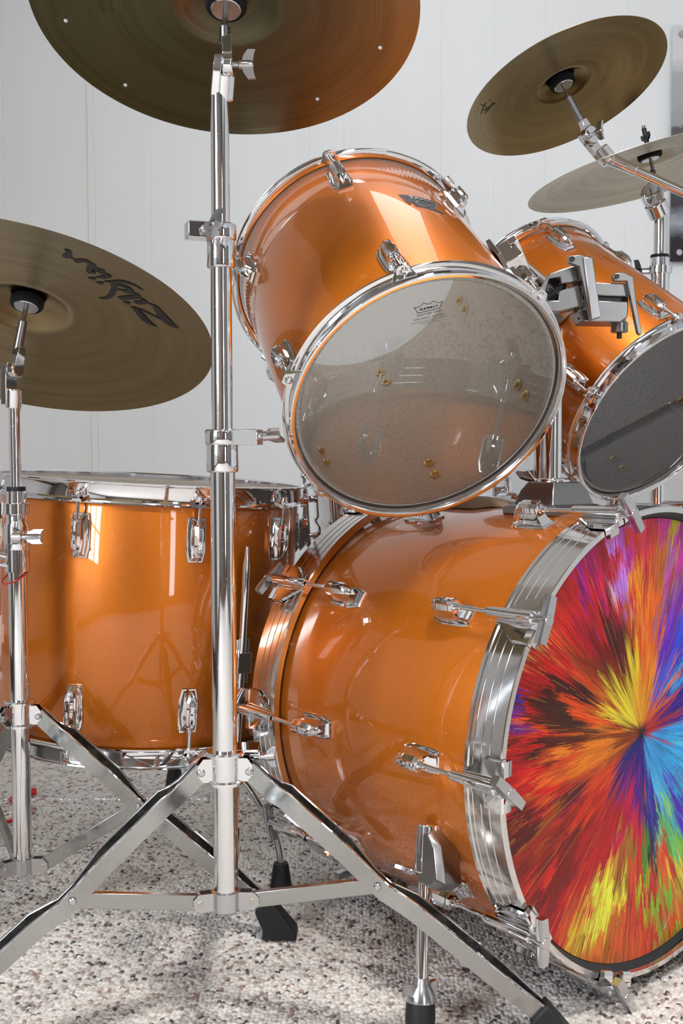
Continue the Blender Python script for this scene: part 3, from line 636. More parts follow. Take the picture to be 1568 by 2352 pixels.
# spurs (folding front legs)
def spur(th, s, foot, mirror):
    a = math.radians(th); Ti = TB.inverted(); F = Ti @ Vector(foot)
    Tm = onshell(BR, th, s); Tmi = Tm.inverted()
    f = Tmi @ F; top = Vector((.024, 0, 0)); d = (f - top).normalized()
    top = top - d * .035
    z = -d; x = Vector((1, 0, 0)); x = (x - z * x.dot(z)).normalized(); y = z.cross(x)
    Q = Matrix(((x.x, y.x, z.x, 0), (x.y, y.y, z.y, 0), (x.z, y.z, z.z, 0), (0, 0, 0, 1)))
    Q = Matrix.Translation(Vector((.024, 0, 0))) @ Q
    mb = MB().use('cast')
    sg = -1 if mirror else 1
    # body: faceted casting beside the leg sleeve
    def pg(x0): return [(x0, .012 * sg, .030), (x0, -.006 * sg, .030), (x0, -.022 * sg, .014), (x0, -.032 * sg, -.026), (x0, -.018 * sg, -.036), (x0, .010 * sg, -.034)]
    mb.loft([pg(-.024), pg(.002), [(q[0], q[1] * .8, q[2] * .85) for q in pg(.010)]], Q)
    mb.use('chrome'); mb.cyl((0, .008 * sg, -.020), (0, .008 * sg, .036), .0125, .0115, 20, Q)
    mb.box((-.014, .006 * sg, .0), (.02, .02, .07), Q)
    part('spur_bracket', mb, bd, Tm, bevel=.0015)
    mb = MB(); wing(mb, Q @ Vector((.002, .018 * sg, -.022)), Q.to_3x3() @ Vector((0, sg, .0)), Q.to_3x3() @ Vector((1, 0, .3)), .026); wb = part('wing_bolt', mb, bd, Tm)
    e = Tmi @ F; p0 = Q @ Vector((0, .008 * sg, -.01)); dd = (p0 - e).normalized()
    mb = MB().use('tube'); mb.cyl(p0, e + dd * .045, .0072, seg=20); lg = part('spur_leg', mb, bd, Tm)
    Tf = Matrix.Translation(e) @ dd.to_track_quat('Z', 'Y').to_matrix().to_4x4()
    mb = MB().use('rubber'); mb.lathe([(0, .001), (.012, .001), (.0165, .006), (.0175, .02), (.0165, .036), (0, .037)], 24, Tf); ftp = part('rubber_foot', mb, lg)
    mb = MB().use('alu'); mb.lathe([(0, .036), (.0165, .036), (.0165, .044), (.011, .055), (.0085, .062), (0, .062)], 24, Tf)
    for s2 in (1, -1): mb.loft([[(s2 * .010, -.003, z) for z in (0,)] * 0 or [(s2 * .012, -.004, .042), (s2 * .012, .004, .042), (s2 * .023, .003, .046), (s2 * .023, -.003, .046)], [(s2 * .012, -.004, .056), (s2 * .012, .004, .056), (s2 * .023, .003, .058), (s2 * .023, -.003, .058)]], Tf)
    part('lock_collar', mb, lg)
spur(158, .119, (.088, 1.222, .002), True)
spur(22, .119, (.70, 1.72, .002), False)
# holder mount on top of the shell
TOPA = -90
def drum_top(s): # angle whose normal points up
    return 270
mb = MB().use('cast')
Tm = onshell(BR, 270, .1725)
mb.loft([[(x, -w, -l), (x, w, -l), (x, w, l), (x, -w, l)] for x, w, l in ((-.004, .050, .046), (.006, .050, .046), (.010, .044, .040))], Tm)
mb.loft([[(x, -w, -l), (x, w, -l), (x, w * .9, l), (x, -w * .9, l)] for x, w, l in ((.009, .043, .036), (.028, .036, .030), (.040, .026, .024))], Tm)
mb.use('chrome'); mb.lathe([(.0145, .034), (.022, .034), (.022, .042), (.020, .045), (.0145, .045)], 32, Tm @ Matrix.Rotation(PI / 2, 4, 'Y'))
part('holder_mount', mb, bd, bevel=.002)
mb = MB(); wing(mb, Tm @ Vector((.032, .0, .024)), Tm.to_3x3() @ Vector((.65, .0, .7)), Tm.to_3x3() @ Vector((.2, 1, 0)), .03, w=.014, mtl='cast'); part('wing_bolt', mb, bd)

# ------------------------------------------------------------------ tom holder
post = Vector((.285, 1.482, 0)); ztop = .835; zb = .60
th_t = thing('tom_holder', 'double tom holder with chrome post and grey ratchet levers between the rack toms', 'tom holder', Matrix.Translation((post.x, post.y, zb)))
def w2(t): return t.matrix_world.inverted()
INV = Matrix.Translation((-post.x, -post.y, -zb))
mb = MB().use('tube'); mb.cyl((post.x, post.y, .605), (post.x, post.y, ztop), .0122, seg=32, T=INV); part('post', mb, th_t)
p2 = Vector((post.x - .010, post.y + .030, 0))
mb = MB().use('tube'); mb.cyl((p2.x, p2.y, .625), (p2.x, p2.y, ztop), .0105, seg=28, T=INV); part('post', mb, th_t)
def pp(pts, Y, d, mtl, T=INV, mb=None):
    mb = mb or MB(); mb.use(mtl); mb.slab([T @ at(u, v, Y) for u, v in pts], (0, d, 0)); return mb
# two split clamp blocks with dark gaps, a body casting, levers and bottom nuts
mb = pp([(1240, 660), (1262, 628), (1290, 618), (1322, 608), (1336, 610), (1336, 644), (1288, 652), (1286, 636), (1262, 640), (1254, 668), (1258, 690), (1282, 690), (1284, 668), (1325, 656), (1338, 658), (1338, 702), (1284, 716), (1256, 714), (1244, 700)], 1.445, .05, 'cast'); part('ratchet_body', mb, th_t, bevel=.0015)
mb = pp([(1366, 648), (1442, 651), (1444, 682), (1366, 678)], 1.45, .055, 'cast'); pp([(1366, 690), (1444, 692), (1441, 729), (1425, 740), (1340, 738), (1326, 712), (1366, 706)], 1.45, .055, 'cast', mb=mb); part('ratchet_body', mb, th_t, bevel=.0015)
mb = pp([(1330, 640), (1442, 676), (1442, 700), (1330, 705)], 1.46, .04, 'plastic'); pp([(1256, 634), (1300, 645), (1300, 690), (1256, 690)], 1.47, .03, 'plastic', mb=mb); part('clamp_gap_fill', mb, th_t)  # black slabs filling the gaps between the clamp blocks
mb = pp([(1306, 588), (1334, 585), (1361, 591), (1380, 728), (1357, 736), (1330, 612), (1307, 604)], 1.425, .012, 'cast'); pp([(1340, 591), (1360, 591), (1380, 727), (1358, 733)], 1.421, .005, 'alu', mb=mb)
part('lever', mb, th_t, bevel=.001, label='long grey clamp lever with raised rim')
mb = MB().use('plastic'); p = at(1313, 595, 1.424); mb.cyl(INV @ p, INV @ (p + Vector((0, -.002, 0))), .0035); part('hinge_pin', mb, th_t)
mb = pp([(1407, 633), (1414, 627), (1432, 625), (1454, 636), (1460, 690), (1474, 762), (1470, 770), (1464, 764), (1440, 645), (1410, 645)], 1.44, .010, 'cast'); part('lever', mb, th_t, bevel=.001, label='thin curved grey clamp lever')
mb = MB().use('plastic'); p = at(1416, 635, 1.439); mb.cyl(INV @ p, INV @ (p + Vector((0, -.002, 0))), .0032); part('hinge_pin', mb, th_t)
for (u, v, Y, r) in ((1422, 752, 1.475, .0115), (1333, 708, 1.465, .0095)):
    p = INV @ at(u, v, Y); mb = MB().use('cast'); mb.cyl(p + Vector((0, 0, -.007)), p + Vector((0, 0, .007)), r, seg=28); mb.cyl(p + Vector((0, 0, .006)), p + Vector((0, 0, .011)), r * .75, seg=20); mb.use('plastic'); mb.cyl(p + Vector((0, 0, -.015)), p + Vector((0, 0, -.006)), .0035, seg=14); part('clamp_nut', mb, th_t)
mb = MB().use('tube'); s1 = T1 @ (onshell(.165, 322, .150) @ Vector((.02, 0, 0))); e1 = at(1262, 665, 1.475); mb.tube([INV @ s1, INV @ s1.lerp(e1, .5), INV @ e1], .009, 18); part('arm', mb, th_t)
mb = MB().use('tube'); s2 = T2 @ (onshell(.154, 215, .150) @ Vector((.02, 0, 0))); e2 = at(1415, 690, 1.49); mb.tube([INV @ s2, INV @ s2.lerp(e2, .5), INV @ e2], .009, 18); part('arm', mb, th_t)
mb = MB().use('tube'); a_ = at(1272, 728, 1.47); mb.cyl(INV @ (a_ + Vector((-.0, 0, -.03))), INV @ (a_ + Vector((0, 0, .02))), .004, seg=12); mb.use('chrome'); mb.box(INV @ at(1279, 730, 1.46), (.009, .009, .012)); part('memory_pin', mb, th_t)

# ------------------------------------------------------------------ stands
def channel(mb, pts, ws, h=.020, t=.0016):
    """U-channel strip, open upward, swept along pts; ws the width at each point"""
    P = [Vector(p) for p in pts]; d0 = (P[-1] - P[0]); lat = Vector((d0.y, -d0.x, 0)).normalized(); secs = []
    for i, p in enumerate(P):
        d = (P[min(i + 1, len(P) - 1)] - P[max(i - 1, 0)]).normalized(); up = lat.cross(d).normalized()
        if up.z < 0: up = -up
        w = ws[i] / 2; hh = h / 2
        q = [(-w - .0012, hh), (-w, hh - .001), (-w, -hh), (w, -hh), (w, hh - .001), (w + .0012, hh), (w - t, hh), (w - t, -hh + t), (-w + t, -hh + t), (-w + t, hh)]
        secs.append([tuple(p + lat * a + up * b) for a, b in q])
    mb.loft(secs)
    mb.use('chrome')
    for k in (0, 5):
        mb.tube([Vector(q[k]) for q in secs], .0013, 8)
def stand_leg(parent, INVs, hub, foot, z_hub, mid=None, w=.028, h=.020):
    """one tripod leg from hub rivet to rubber foot; returns the brace rivet point"""
    hub = Vector(hub); foot = Vector(foot); e = foot + Vector((0, 0, .026)); d = e - hub; hd = Vector((d.x, d.y, 0)).normalized()
    def P(t, dz=0): return hub + d * t + Vector((0, 0, dz))
    ts = [0, .055, .09, .12, .31, .35, .39, .44, .48, .53, .80, .88, .94]
    dz = [0, -.002, -.001, .003, -.001, -.005, -.009, -.010, -.006, -.001, .001, .0, .0]
    ws = [.0095, .0095, .018, w, w, .019, .0115, .0115, .018, w, w, .018, .014]
    mb = MB().use('strip'); channel(mb, [INVs @ P(t, z) for t, z in zip(ts, dz)], ws, h)
    lg = part('leg', mb, parent)
    dn = d.normalized(); lat = Vector((d.y, -d.x, 0)).normalized(); up = lat.cross(dn); up = up if up.z > 0 else -up
    f0 = Vector((foot.x, foot.y, .001))
    def ring(c, a, b, wd): return [INVs @ q for q in (c - a - lat * wd, c - a + lat * wd, c + b + lat * wd, c + b - lat * wd)]
    c0 = P(.925)
    mb = MB().use('rubber')
    mb.loft([ring(f0, hd * .024, hd * .024, .017), ring(f0 + Vector((0, 0, .012)), hd * .023, hd * .022, .0165), ring(c0, up * .015 - Vector((0, 0, .002)), up * .015, .0125)])
    part('rubber_foot', mb, lg, bevel=.003)
    rv = P(.415, -.0095)
    for q in (P(.006), rv):
        mb = MB().use('alu'); T = Matrix.Translation(INVs @ q) @ lat.to_track_quat('Z', 'Y').to_matrix().to_4x4()
        mb.lathe([(0, -.0092), (.0030, -.0090), (.0043, -.0078), (.0045, -.0066), (.0022, -.0064), (.0022, .0064), (.0045, .0066), (.0043, .0078), (.0030, .0090), (0, .0092)], 16, T)
        part('rivet', mb, lg)
    return rv
def stand(label, x, y, r_base, feet, z_hub, z_col, sections, yaw=0, legh=.020):
    """sections: list of (z0, z1, r) tubes above the base tube; feet: list of floor points"""
    T = Matrix.Translation((x, y, 0)); I = Matrix.Translation((-x, -y, 0))
    t = thing('cymbal_stand', label, 'cymbal stand', T, 'cymbal stands')
    z1 = sections[0][0]
    mb = MB().use('tube'); mb.cyl((0, 0, z_col - .008), (0, 0, z1), r_base, seg=36); part('base_tube', mb, t)
    for k, (a, b, r) in enumerate(sections):
        mb = MB().use('tube'); mb.cyl((0, 0, a - .03), (0, 0, b), r, seg=32); part('upper_tube', mb, t)
    # hub
    mb = MB().use('chrome'); R = r_base
    mb.lathe([(R, z_hub + .020), (R + .007, z_hub + .020), (R + .0085, z_hub + .018), (R + .0085, z_hub + .0155), (R + .0035, z_hub + .014), (R + .0035, z_hub - .012), (R + .007, z_hub - .0135), (R + .007, z_hub - .017), (R, z_hub - .018)], 36)
    mb2 = MB().use('alu'); mb2.lathe([(R, z_col + .011), (R + .003, z_col + .010), (R + .003, z_col - .011), (R, z_col - .012), (0, z_col - .012)], 32)
    dirs = []
    for f in feet:
        d = Vector((f[0] - x, f[1] - y, 0)).normalized(); lat = Vector((-d.y, d.x, 0)); dirs.append((d, lat))
        for m_, zc, hh, e0, e1 in ((mb, z_hub, .013, R, R + .016), (mb2, z_col, .010, R, R + .022)):
            for s_ in (1, -1):
                o_ = lat * (.0048 * s_)
                pts = [d * e0 + Vector((0, 0, zc - hh)), d * (e1 - .004) + Vector((0, 0, zc - hh)), d * (e1 + .002) + Vector((0, 0, zc - hh * .4)), d * (e1 + .002) + Vector((0, 0, zc + hh * .4)), d * (e1 - .004) + Vector((0, 0, zc + hh)), d * e0 + Vector((0, 0, zc + hh))]
                m_.slab([q + o_ for q in pts], lat * (.0018 * s_))
    part('hub', mb, t); part('brace_collar', mb2, t)
    for f, (d, lat) in zip(feet, dirs):
        hubp = Vector((x, y, z_hub)) + d * (R + .012)
        rv = stand_leg(t, I, hubp, f, z_hub, h=legh)
        a = d * (R + .016) + Vector((0, 0, z_col)); b = (I @ rv)
        dd = (b - a).normalized(); upv = lat.cross(dd).normalized() * .0085
        mb = MB().use('strip')
        for o0 in (0,):
            mb.loft([[p_ - upv + lat * .004, p_ + upv + lat * .004, p_ + upv * 1.1 + lat * .0015, p_ + upv * 1.1 - lat * .0015, p_ + upv - lat * .004, p_ - upv - lat * .004] for p_ in (a, a.lerp(b, .5), b)])
        br = part('brace', mb, t, bevel=.0006)
        mb = MB().use('dullnut'); mb.cyl(a - lat * .0072, a + lat * .0072, .0032, seg=12); part('brace_rivet', mb, br)
    return t
def clamp(t, z, r_low, r_up, bd_, wd, wup, off=.0, h=.034, ext=.026):
    """height clamp: sleeve on the lower tube, split block toward bd_ and a wing bolt along wd"""
    mb = MB().use('chrome'); R = r_low + .003
    mb.lathe([(r_up, z - .012), (R, z - .012), (R + .0008, z - .010), (R + .0008, z + .018), (R, z + .020), (r_up, z + .020)], 36)
    d = Vector(bd_).normalized(); R2 = r_low + .0055
    mb.lathe([(r_up, z + .018), (R2 - .001, z + .018), (R2, z + .020), (R2, z + .018 + h - .002), (R2 - .001, z + .018 + h), (r_up, z + .018 + h)], 36)
    c = d * (R2 + ext / 2 - .005) + Vector((0, 0, z + .018 + h / 2)); rot = Matrix.Rotation(math.atan2(d.y, d.x), 4, 'Z')
    mb.box(c, (ext, .020, h), rot=rot)
    o = part('height_clamp', mb, t, bevel=.001)
    w = Vector(wd).normalized(); mb = MB(); wing(mb, c + w * off, w, wup, .026, w=.013, r=.0052); part('wing_bolt', mb, o)
def tilter(t, top, tube_top, cen, axis, disc_r=.013, cup=True, side=Vector((1, 0, 0)), rod_r=.0042, wside=1):
    """tilter: bracket on the tube, toothed joint, threaded post to the cymbal seat; all in stand-local space"""
    top = Vector(top); cen = Vector(cen); ax = Vector(axis).normalized()
    j = Vector(top)                                     # joint centre
    mb = MB().use('chrome'); sl = Vector(side).normalized()
    b0 = Vector(tube_top); up = (j - b0).normalized()
    T = Matrix.Translation(b0) @ up.to_track_quat('Z', 'Y').to_matrix().to_4x4(); L = (j - b0).length
    mb.cyl(b0 - up * .010, b0 + up * .018, disc_r * .9, seg=28)
    fw = sl.cross(up).normalized()
    for s_, k in ((-1, 0),):
        q = [(-.011, -.004), (.011, -.004), (.0125, L * .6), (.0125, L), (.008, L + .011), (-.008, L + .011), (-.0125, L), (-.0125, L * .6)]
        mb.slab([b0 + fw * a + up * b - sl * .0125 for a, b in q], sl * .009)
    part('tilter_bracket', mb, t, bevel=.001)
    mb = MB().use('chrome')
    mb.cyl(j - sl * .0035, j + sl * .0085, disc_r, seg=32)
    q0 = cen - ax * .030
    dr = (q0 - j).normalized(); f2 = sl.cross(dr).normalized()
    mb.slab([j + f2 * a + dr * b - sl * .003 for a, b in ((-.010, 0), (-.0085, .018), (-.006, .03), (.006, .03), (.0085, .018), (.010, 0))], sl * .011)
    part('tilter_joint', mb, t, bevel=.001)
    mb = MB(); wing(mb, j + sl * (.008 * wside), sl * wside, Vector((0, 0, 1)), .022, w=.011); part('wing_bolt', mb, t)
    mb = MB().use('cast'); mb.cyl(j + dr * .022, q0 - ax * .004, .0065, .0058, 20); mb.cyl(q0 - ax * .006, cen + ax * .050, .0032, seg=14); part('cymbal_post', mb, t)
    Tc = Matrix.Translation(cen) @ ax.to_track_quat('Z', 'Y').to_matrix().to_4x4()
    mb = MB().use('alu'); mb.lathe([(0, -.014), (.0155, -.014), (.0165, -.013), (.0165, -.0115), (0, -.0115)], 28, Tc); part('cup_washer', mb, t)
    mb = MB().use('felt'); mb.lathe([(.004, -.0118), (.0205, -.0118), (.0225, -.009), (.0225, -.002), (.020, .0012), (.004, .0012)], 28, Tc); part('lower_felt', mb, t)
    mb = MB().use('felt'); mb.lathe([(.004, .002), (.018, .002), (.019, .005), (.018, .013), (.004, .013)], 28, Tc); part('upper_felt', mb, t)
    mb = MB(); wing(mb, cen + ax * .013, ax, side, .020, w=.008, mtl='plastic'); mb.use('plastic'); mb.cyl(cen + ax * .030, cen + ax * .045, .0045, seg=16); part('wing_nut', mb, t)

# cymbals ----------------------------------------------------------
def cymbal(cen, axis, R, mtl, label, bell=.055, rise=None, hb=.012):
    ax = Vector(axis).normalized(); T = frame_of(cen, ax)
    rise = rise or R * .095
    prof = []
    # z measured from the bell hole (0) downwards to the rim
    for k in range(9):
        q = k / 8; prof.append((.0055 + (bell - .0055) * q, -hb * (q ** 2.2)))
    for k in range(1, 25):
        q = k / 24; prof.append((bell + (R - bell) * q, -hb - (rise) * (q ** 1.55)))
    top = [(r, z + .0009) for r, z in prof]
    mb = MB().use(mtl); mb.lathe(prof + top[::-1], 160, closed=True)
    t = thing('cymbal', label, 'cymbal', T, 'bronze cymbals')
    part('cymbal_disc', mb, t)
    return t, T, prof
def zprof(prof, r):
    for (r0, z0), (r1, z1) in zip(prof, prof[1:]):
        if r <= r1: return z0 + (z1 - z0) * (r - r0) / max(r1 - r0, 1e-6)
    return prof[-1][1]

# 1: tall stand in the middle
SX, SY = at(517, 1800, 1.21).x, 1.21
def zpx(v, Y, u=600): return at(u, v, Y).z
zc_ = [zpx(v, 1.21, 517) for v in (2064, 1764, 1066, 596, 205)]
st1 = stand('tall chrome double-braced cymbal stand in the centre foreground', SX, SY, .0137, [(.243, 1.19, 0), (-.485, 1.105, 0), (-.170, 1.60, 0)], zc_[1], zc_[0],
            [(zc_[2], zc_[3], .0115), (zc_[3], zc_[4], .0101)], legh=.020)
clamp(st1, zc_[2] + .003, .0137, .0115, (.96, -.28, 0), (1, -.1, .06), (-.1, -1, .35), off=.010, h=.017, ext=.030)
clamp(st1, zc_[3] + .002, .0115, .0101, (-.93, -.36, 0), (.62, -.78, .05), (.45, .1, 1), off=.011, h=.018, ext=.026)
mb = MB().use('chrome'); mb.box((.012, .016, zc_[1] + .019), (.05, .034, .003)); mb.cyl((.028, .008, zc_[1] + .012), (.040, .006, zc_[1] + .012), .006); wing(mb, (.038, .006, zc_[1] + .010), (1, .2, 0), (.1, .2, 1), .018, w=.007); part('hub_clamp', mb, st1, bevel=.0008)
c1c = at(520, 0, 1.21); a1 = Vector((.026, .341, .94)).normalized()
I1 = Matrix.Translation((-SX, -SY, 0))
tilter(st1, I1 @ at(518, 148, 1.20), I1 @ at(513, 208, 1.21), I1 @ (c1c + a1 * .0), a1)
cy1, TC1, pr1 = cymbal(c1c + a1 * .002, a1, .2087, 'cymbaldark', 'large bronze cymbal seen from below at top left, with four rivet holes', bell=.058, rise=.009, hb=.011)
# bright rivets in the first cymbal
def under(T, prof, zoff=-.0004):
    Ti = T.inverted(); o_l = Ti @ CAM; R3 = Ti.to_3x3()
    def f(u, v):
        d = R3 @ ray(u, v); z = -.03
        for _ in range(12):
            k = (z - o_l.z) / d.z; p = o_l + d * k; z = zprof(prof, math.hypot(p.x, p.y)) + zoff
        return o_l + d * ((z - o_l.z) / d.z)
    return f
f1 = under(TC1, pr1)
for (u, v) in ((151, 48), (288, 196), (729, 228), (873, 110)):
    p = f1(u, v); mb = MB().use('whiteplastic'); mb.lathe([(0, -.0010), (.0018, -.0009), (.0024, .0002), (.0024, .002), (0, .002)], 14, Matrix.Translation(p)); part('rivet', mb, cy1, label='small bright rivet')

# 2: left stand
SX2, SY2 = at(42, 1400, 1.5).x, 1.5
z2 = [zpx(v, 1.5, 42) for v in (1985, 1640, 1225, 905)]
st2 = stand('chrome cymbal stand at the left edge in front of the floor tom', SX2, SY2, .0128, [(-.086, 1.485, 0), (-.72, 1.24, 0), (-.66, 1.80, 0)], z2[1], z2[0], [(z2[2], z2[3], .0079)])
mb = MB().use('chrome'); zz = z2[2]
mb.lathe([(.0128, zz - .022), (.0165, zz - .022), (.0172, zz - .018), (.0172, zz + .012), (.0145, zz + .016), (.0145, zz + .026), (.0185, zz + .027), (.0185, zz + .041), (.0140, zz + .042), (.0135, zz + .058), (.008, zz + .058)], 32)
mb.cyl((.0, -.020, zz - .004), (.014, -.022, zz - .004), .0075); cl2 = part('height_clamp', mb, st2)
mb = MB(); wing(mb, (.004, -.022, zz - .004), (1, -.06, .02), (0, .35, 1), .036, r=.0045, w=.006); part('wing_bolt', mb, cl2)
mb = MB().use('rubber'); mb.lathe([(.008, zz + .058), (.0128, zz + .058), (.0128, zz + .064), (.008, zz + .064)], 28); part('tube_bushing', mb, st2)
mb = MB().use('chrome'); z3 = zpx(1282, 1.5, 42); mb.lathe([(.0129, z3 - .018), (.0165, z3 - .018), (.0165, z3 + .016), (.0129, z3 + .016)], 32); mb.tube([(-.012, -.006, z3 + .004), (-.045, -.010, z3 + .012), (-.10, -.02, z3 + .008)], .0068, 14); mb.tube([(-.010, -.010, z3 - .010), (-.04, -.02, z3 - .002), (-.09, -.04, z3 + .02)], .003, 10); part('side_clamp', mb, st2)
mb = MB().use('red'); z4 = zpx(1322, 1.5, 42)
mb.tube([(-.003 + .0172 * math.cos(2 * PI * k / 32) * 1.05, .0172 * math.sin(2 * PI * k / 32) * 1.05, z4 + .010 * math.sin(2 * PI * k / 32 + .7)) for k in range(33)], .0010, 8)
o = single('rubber_band', mb, 'thin red loop around the tube of the left cymbal stand', 'rubber band'); o.location = (SX2, SY2, 0)
c2c = at(64, 686, 1.5); a2 = Vector((.092, .385, .918)).normalized(); I2 = Matrix.Translation((-SX2, -SY2, 0))
tilter(st2, I2 @ at(32, 848, 1.49), I2 @ at(31, 920, 1.5), I2 @ c2c, a2, side=Vector((.93, -.35, 0)), disc_r=.0125, wside=-1.9)
cy2, TC2, pr2 = cymbal(c2c + a2 * .002, a2, .258, 'cymbal', 'large bronze cymbal at left with black script lettering on its underside', bell=.062, rise=.029, hb=.0185)
f2_ = under(TC2, pr2)
def zp(x, y): return (120 + x / 5.2267, 560 + y / 5.2267)   # pen strokes (x, y, width) of the printed script
PEN = ['145,66,4 190,98,44 195,125,70 165,145,50 120,142,8', '215,165,10 262,188,10', '250,195,6 290,208,34 350,205,34 410,208,24 440,222,24', '425,222,24 462,252,44 478,285,80 462,318,92 480,342,30 528,364,3',
 '498,294,8 560,306,14 610,338,32 632,354,12', '498,330,6 545,334,10 590,350,26 630,358,14', '628,358,8 672,378,20 712,402,8', '526,398,5 580,402,24 640,402,32 708,402,8', '426,412,4 455,412,16 490,424,26 520,415,16 532,412,3', '522,465,4 548,465,16 580,475,26 606,472,16 620,468,3',
 '612,452,4 680,455,18 760,462,36 830,458,30 900,468,20 980,496,13 1040,528,12 1088,560,5', '738,466,60 744,510,64 738,555,62 712,602,58 672,638,38 620,656,20 556,650,4',
 '772,500,8 840,508,16 900,534,32 945,572,40 978,590,12', '772,548,8 840,560,16 900,580,26 960,594,14', '960,590,10 1015,618,26 1050,645,28', '788,640,5 850,652,36 930,646,38 1000,640,38 1056,645,16',
 '1045,650,8 1100,682,18 1146,712,14', '970,695,5 1025,708,28 1085,706,36 1146,712,12', '848,704,4 875,702,16 905,714,26 930,712,16 944,708,3',
 '1140,712,7 1200,736,14 1240,770,42 1290,832,56 1350,900,62 1410,950,48 1470,992,24 1520,1016,3', '938,755,8 1050,790,13 1160,836,12 1270,890,13 1380,942,16', '932,750,4 985,780,22 1032,826,42 1082,876,50 1132,924,40 1192,966,20 1262,1000,3']
mb = MB().use('black')
for S in PEN:
    P = bez([Vector([float(q) for q in t_.split(',')]) for t_ in S.split()], 5); A = []; B = []
    for i, p in enumerate(P):
        d = P[min(i + 1, len(P) - 1)] - P[max(i - 1, 0)]; n = Vector((-d.y, d.x)).normalized() * max(p.z * 1.28, 3) / 2
        A.append(f2_(*zp(p.x + n.x, p.y + n.y))); B.append(f2_(*zp(p.x - n.x, p.y - n.y)))
    for q in A + B: q.z = zprof(pr2, math.hypot(q.x, q.y)) - .0005 - .00001 * len(mb.f) / 20
    k = len(P); mb.add(A + B, [(i, i + 1, k + i + 1, k + i) for i in range(k - 1)])
part('script_lettering', mb, cy2, label='black script lettering')

# 3: boom stand out of the frame on the right carries the small cymbal
X3, Y3 = .80, 1.80
c3c = at(1288, 183, 1.9); a3 = Vector((-.301, .276, .913)).normalized()
st3 = stand('boom cymbal stand whose chrome arm enters from the right edge', X3, Y3, .0137, [(1.12, 1.66, 0), (.78, 1.42, 0) if 0 else (.86, 1.46, 0), (.82, 2.16, 0)], .28, .12, [(.55, .90, .0115)])
I3 = Matrix.Translation((-X3, -Y3, 0))
j3 = at(1352, 312, 1.9); e3 = at(1400, 365, 1.895); e3b = at(1585, 449, 1.86); d3 = (e3b - e3).normalized()
pp3 = e3 + d3 * ((X3 - e3.x) / d3.x)
mb = MB().use('tube'); mb.cyl(I3 @ e3, I3 @ (pp3 + d3 * .16), .0080, seg=24); part('boom_arm', mb, st3)
mb = MB().use('tube'); mb.cyl((0, 0, .87), (0, 0, pp3.z - .02), .0101, seg=24); part('upper_tube', mb, st3)
mb = MB().use('chrome'); q = I3 @ pp3; mb.cyl(q + Vector((0, .02, 0)), q - Vector((0, .02, 0)), .022, seg=28); mb.box(q - Vector((0, 0, .02)), (.028, .028, .03)); part('boom_ratchet', mb, st3, bevel=.001)
mb = MB().use('cast'); mb.tube([I3 @ (pp3 + d3 * .12), I3 @ (pp3 + d3 * .17)], .022, 24); part('counterweight', mb, st3)
mb = MB().use('chrome'); mb.cyl(I3 @ (e3 - d3 * .016), I3 @ (e3 + d3 * .034), .0115, .0095, 24); mb.cyl(I3 @ (e3 + d3 * .03), I3 @ (e3 + d3 * .05), .0095, seg=20); part('boom_socket', mb, st3)
tilter(st3, I3 @ j3, I3 @ (e3 - d3 * .006), I3 @ c3c, a3, side=Vector((.55, -.8, .1)), disc_r=.0165)
cy3, TC3, pr3 = cymbal(c3c + a3 * .002, a3, .1765, 'cymbal', 'small tilted bronze cymbal at upper right held by the boom arm', bell=.045, rise=.013, hb=.013)
f3 = under(TC3, pr3)
mb = MB().use('black')
for S in ([(1105, 262), (1110, 245), (1116, 236)], [(1114, 262), (1118, 246), (1124, 250), (1128, 240)], [(1104, 240), (1120, 248), (1138, 237)], [(1118, 256), (1127, 246), (1133, 234)], [(1124, 232), (1127, 227)], [(1108, 252), (1122, 252)]):
    stroke(mb, S, 1.6, lambda u, v: tuple(f3(u, v)))
part('signature_mark', mb, cy3, label='small black handwritten mark')

# 4: rear right stand
X4, Y4 = at(1512, 800, 2.05).x, 2.05
zt4, zs4 = zpx(470, 2.05, 1500), zpx(618, 2.05, 1512)
st4 = stand('chrome cymbal stand behind the right rack tom near the photo on the wall', X4, Y4, .0147, [(X4 + .3, Y4 + .2, 0), (X4 - .02, Y4 - .32 + .1, 0), (X4 - .30, Y4 + .18, 0)], .26, .10, [(zs4, zt4, .0122)])
mb = MB().use('chrome'); mb.lathe([(.0122, zs4 - .045), (.0185, zs4 - .045), (.0185, zs4 - .01), (.022, zs4 - .009), (.022, zs4 + .004), (.0185, zs4 + .005), (.0175, zs4 + .020), (.0122, zs4 + .020)], 32); mb.cyl((-.02, 0, zs4 - .004), (-.034, 0, zs4 - .004), .006); mb.use('rubber'); mb.lathe([(.0122, zs4 + .020), (.0175, zs4 + .020), (.0165, zs4 + .026), (.0122, zs4 + .026)], 28); cl4 = part('height_clamp', mb, st4)
mb = MB(); wing(mb, (-.026, -.0, zs4 - .004), (-1, -.1, 0), (0, 0, 1), .02, mtl='plastic'); part('wing_bolt', mb, cl4)
c4c = at(1490, 350, 2.05); a4 = Vector((-.218, .024, .976)).normalized(); I4 = Matrix.Translation((-X4, -Y4, 0))
tilter(st4, I4 @ at(1496, 450, 2.04), I4 @ at(1511, 485, 2.05), I4 @ c4c, a4, side=Vector((.3, -.95, 0)), disc_r=.0225)
cy4, TC4, pr4 = cymbal(c4c + a4 * .002, a4, .2327, 'cymbalpale', 'pale bronze cymbal cut by the right edge, with a black wing nut on top', bell=.056, rise=.023, hb=.0145)

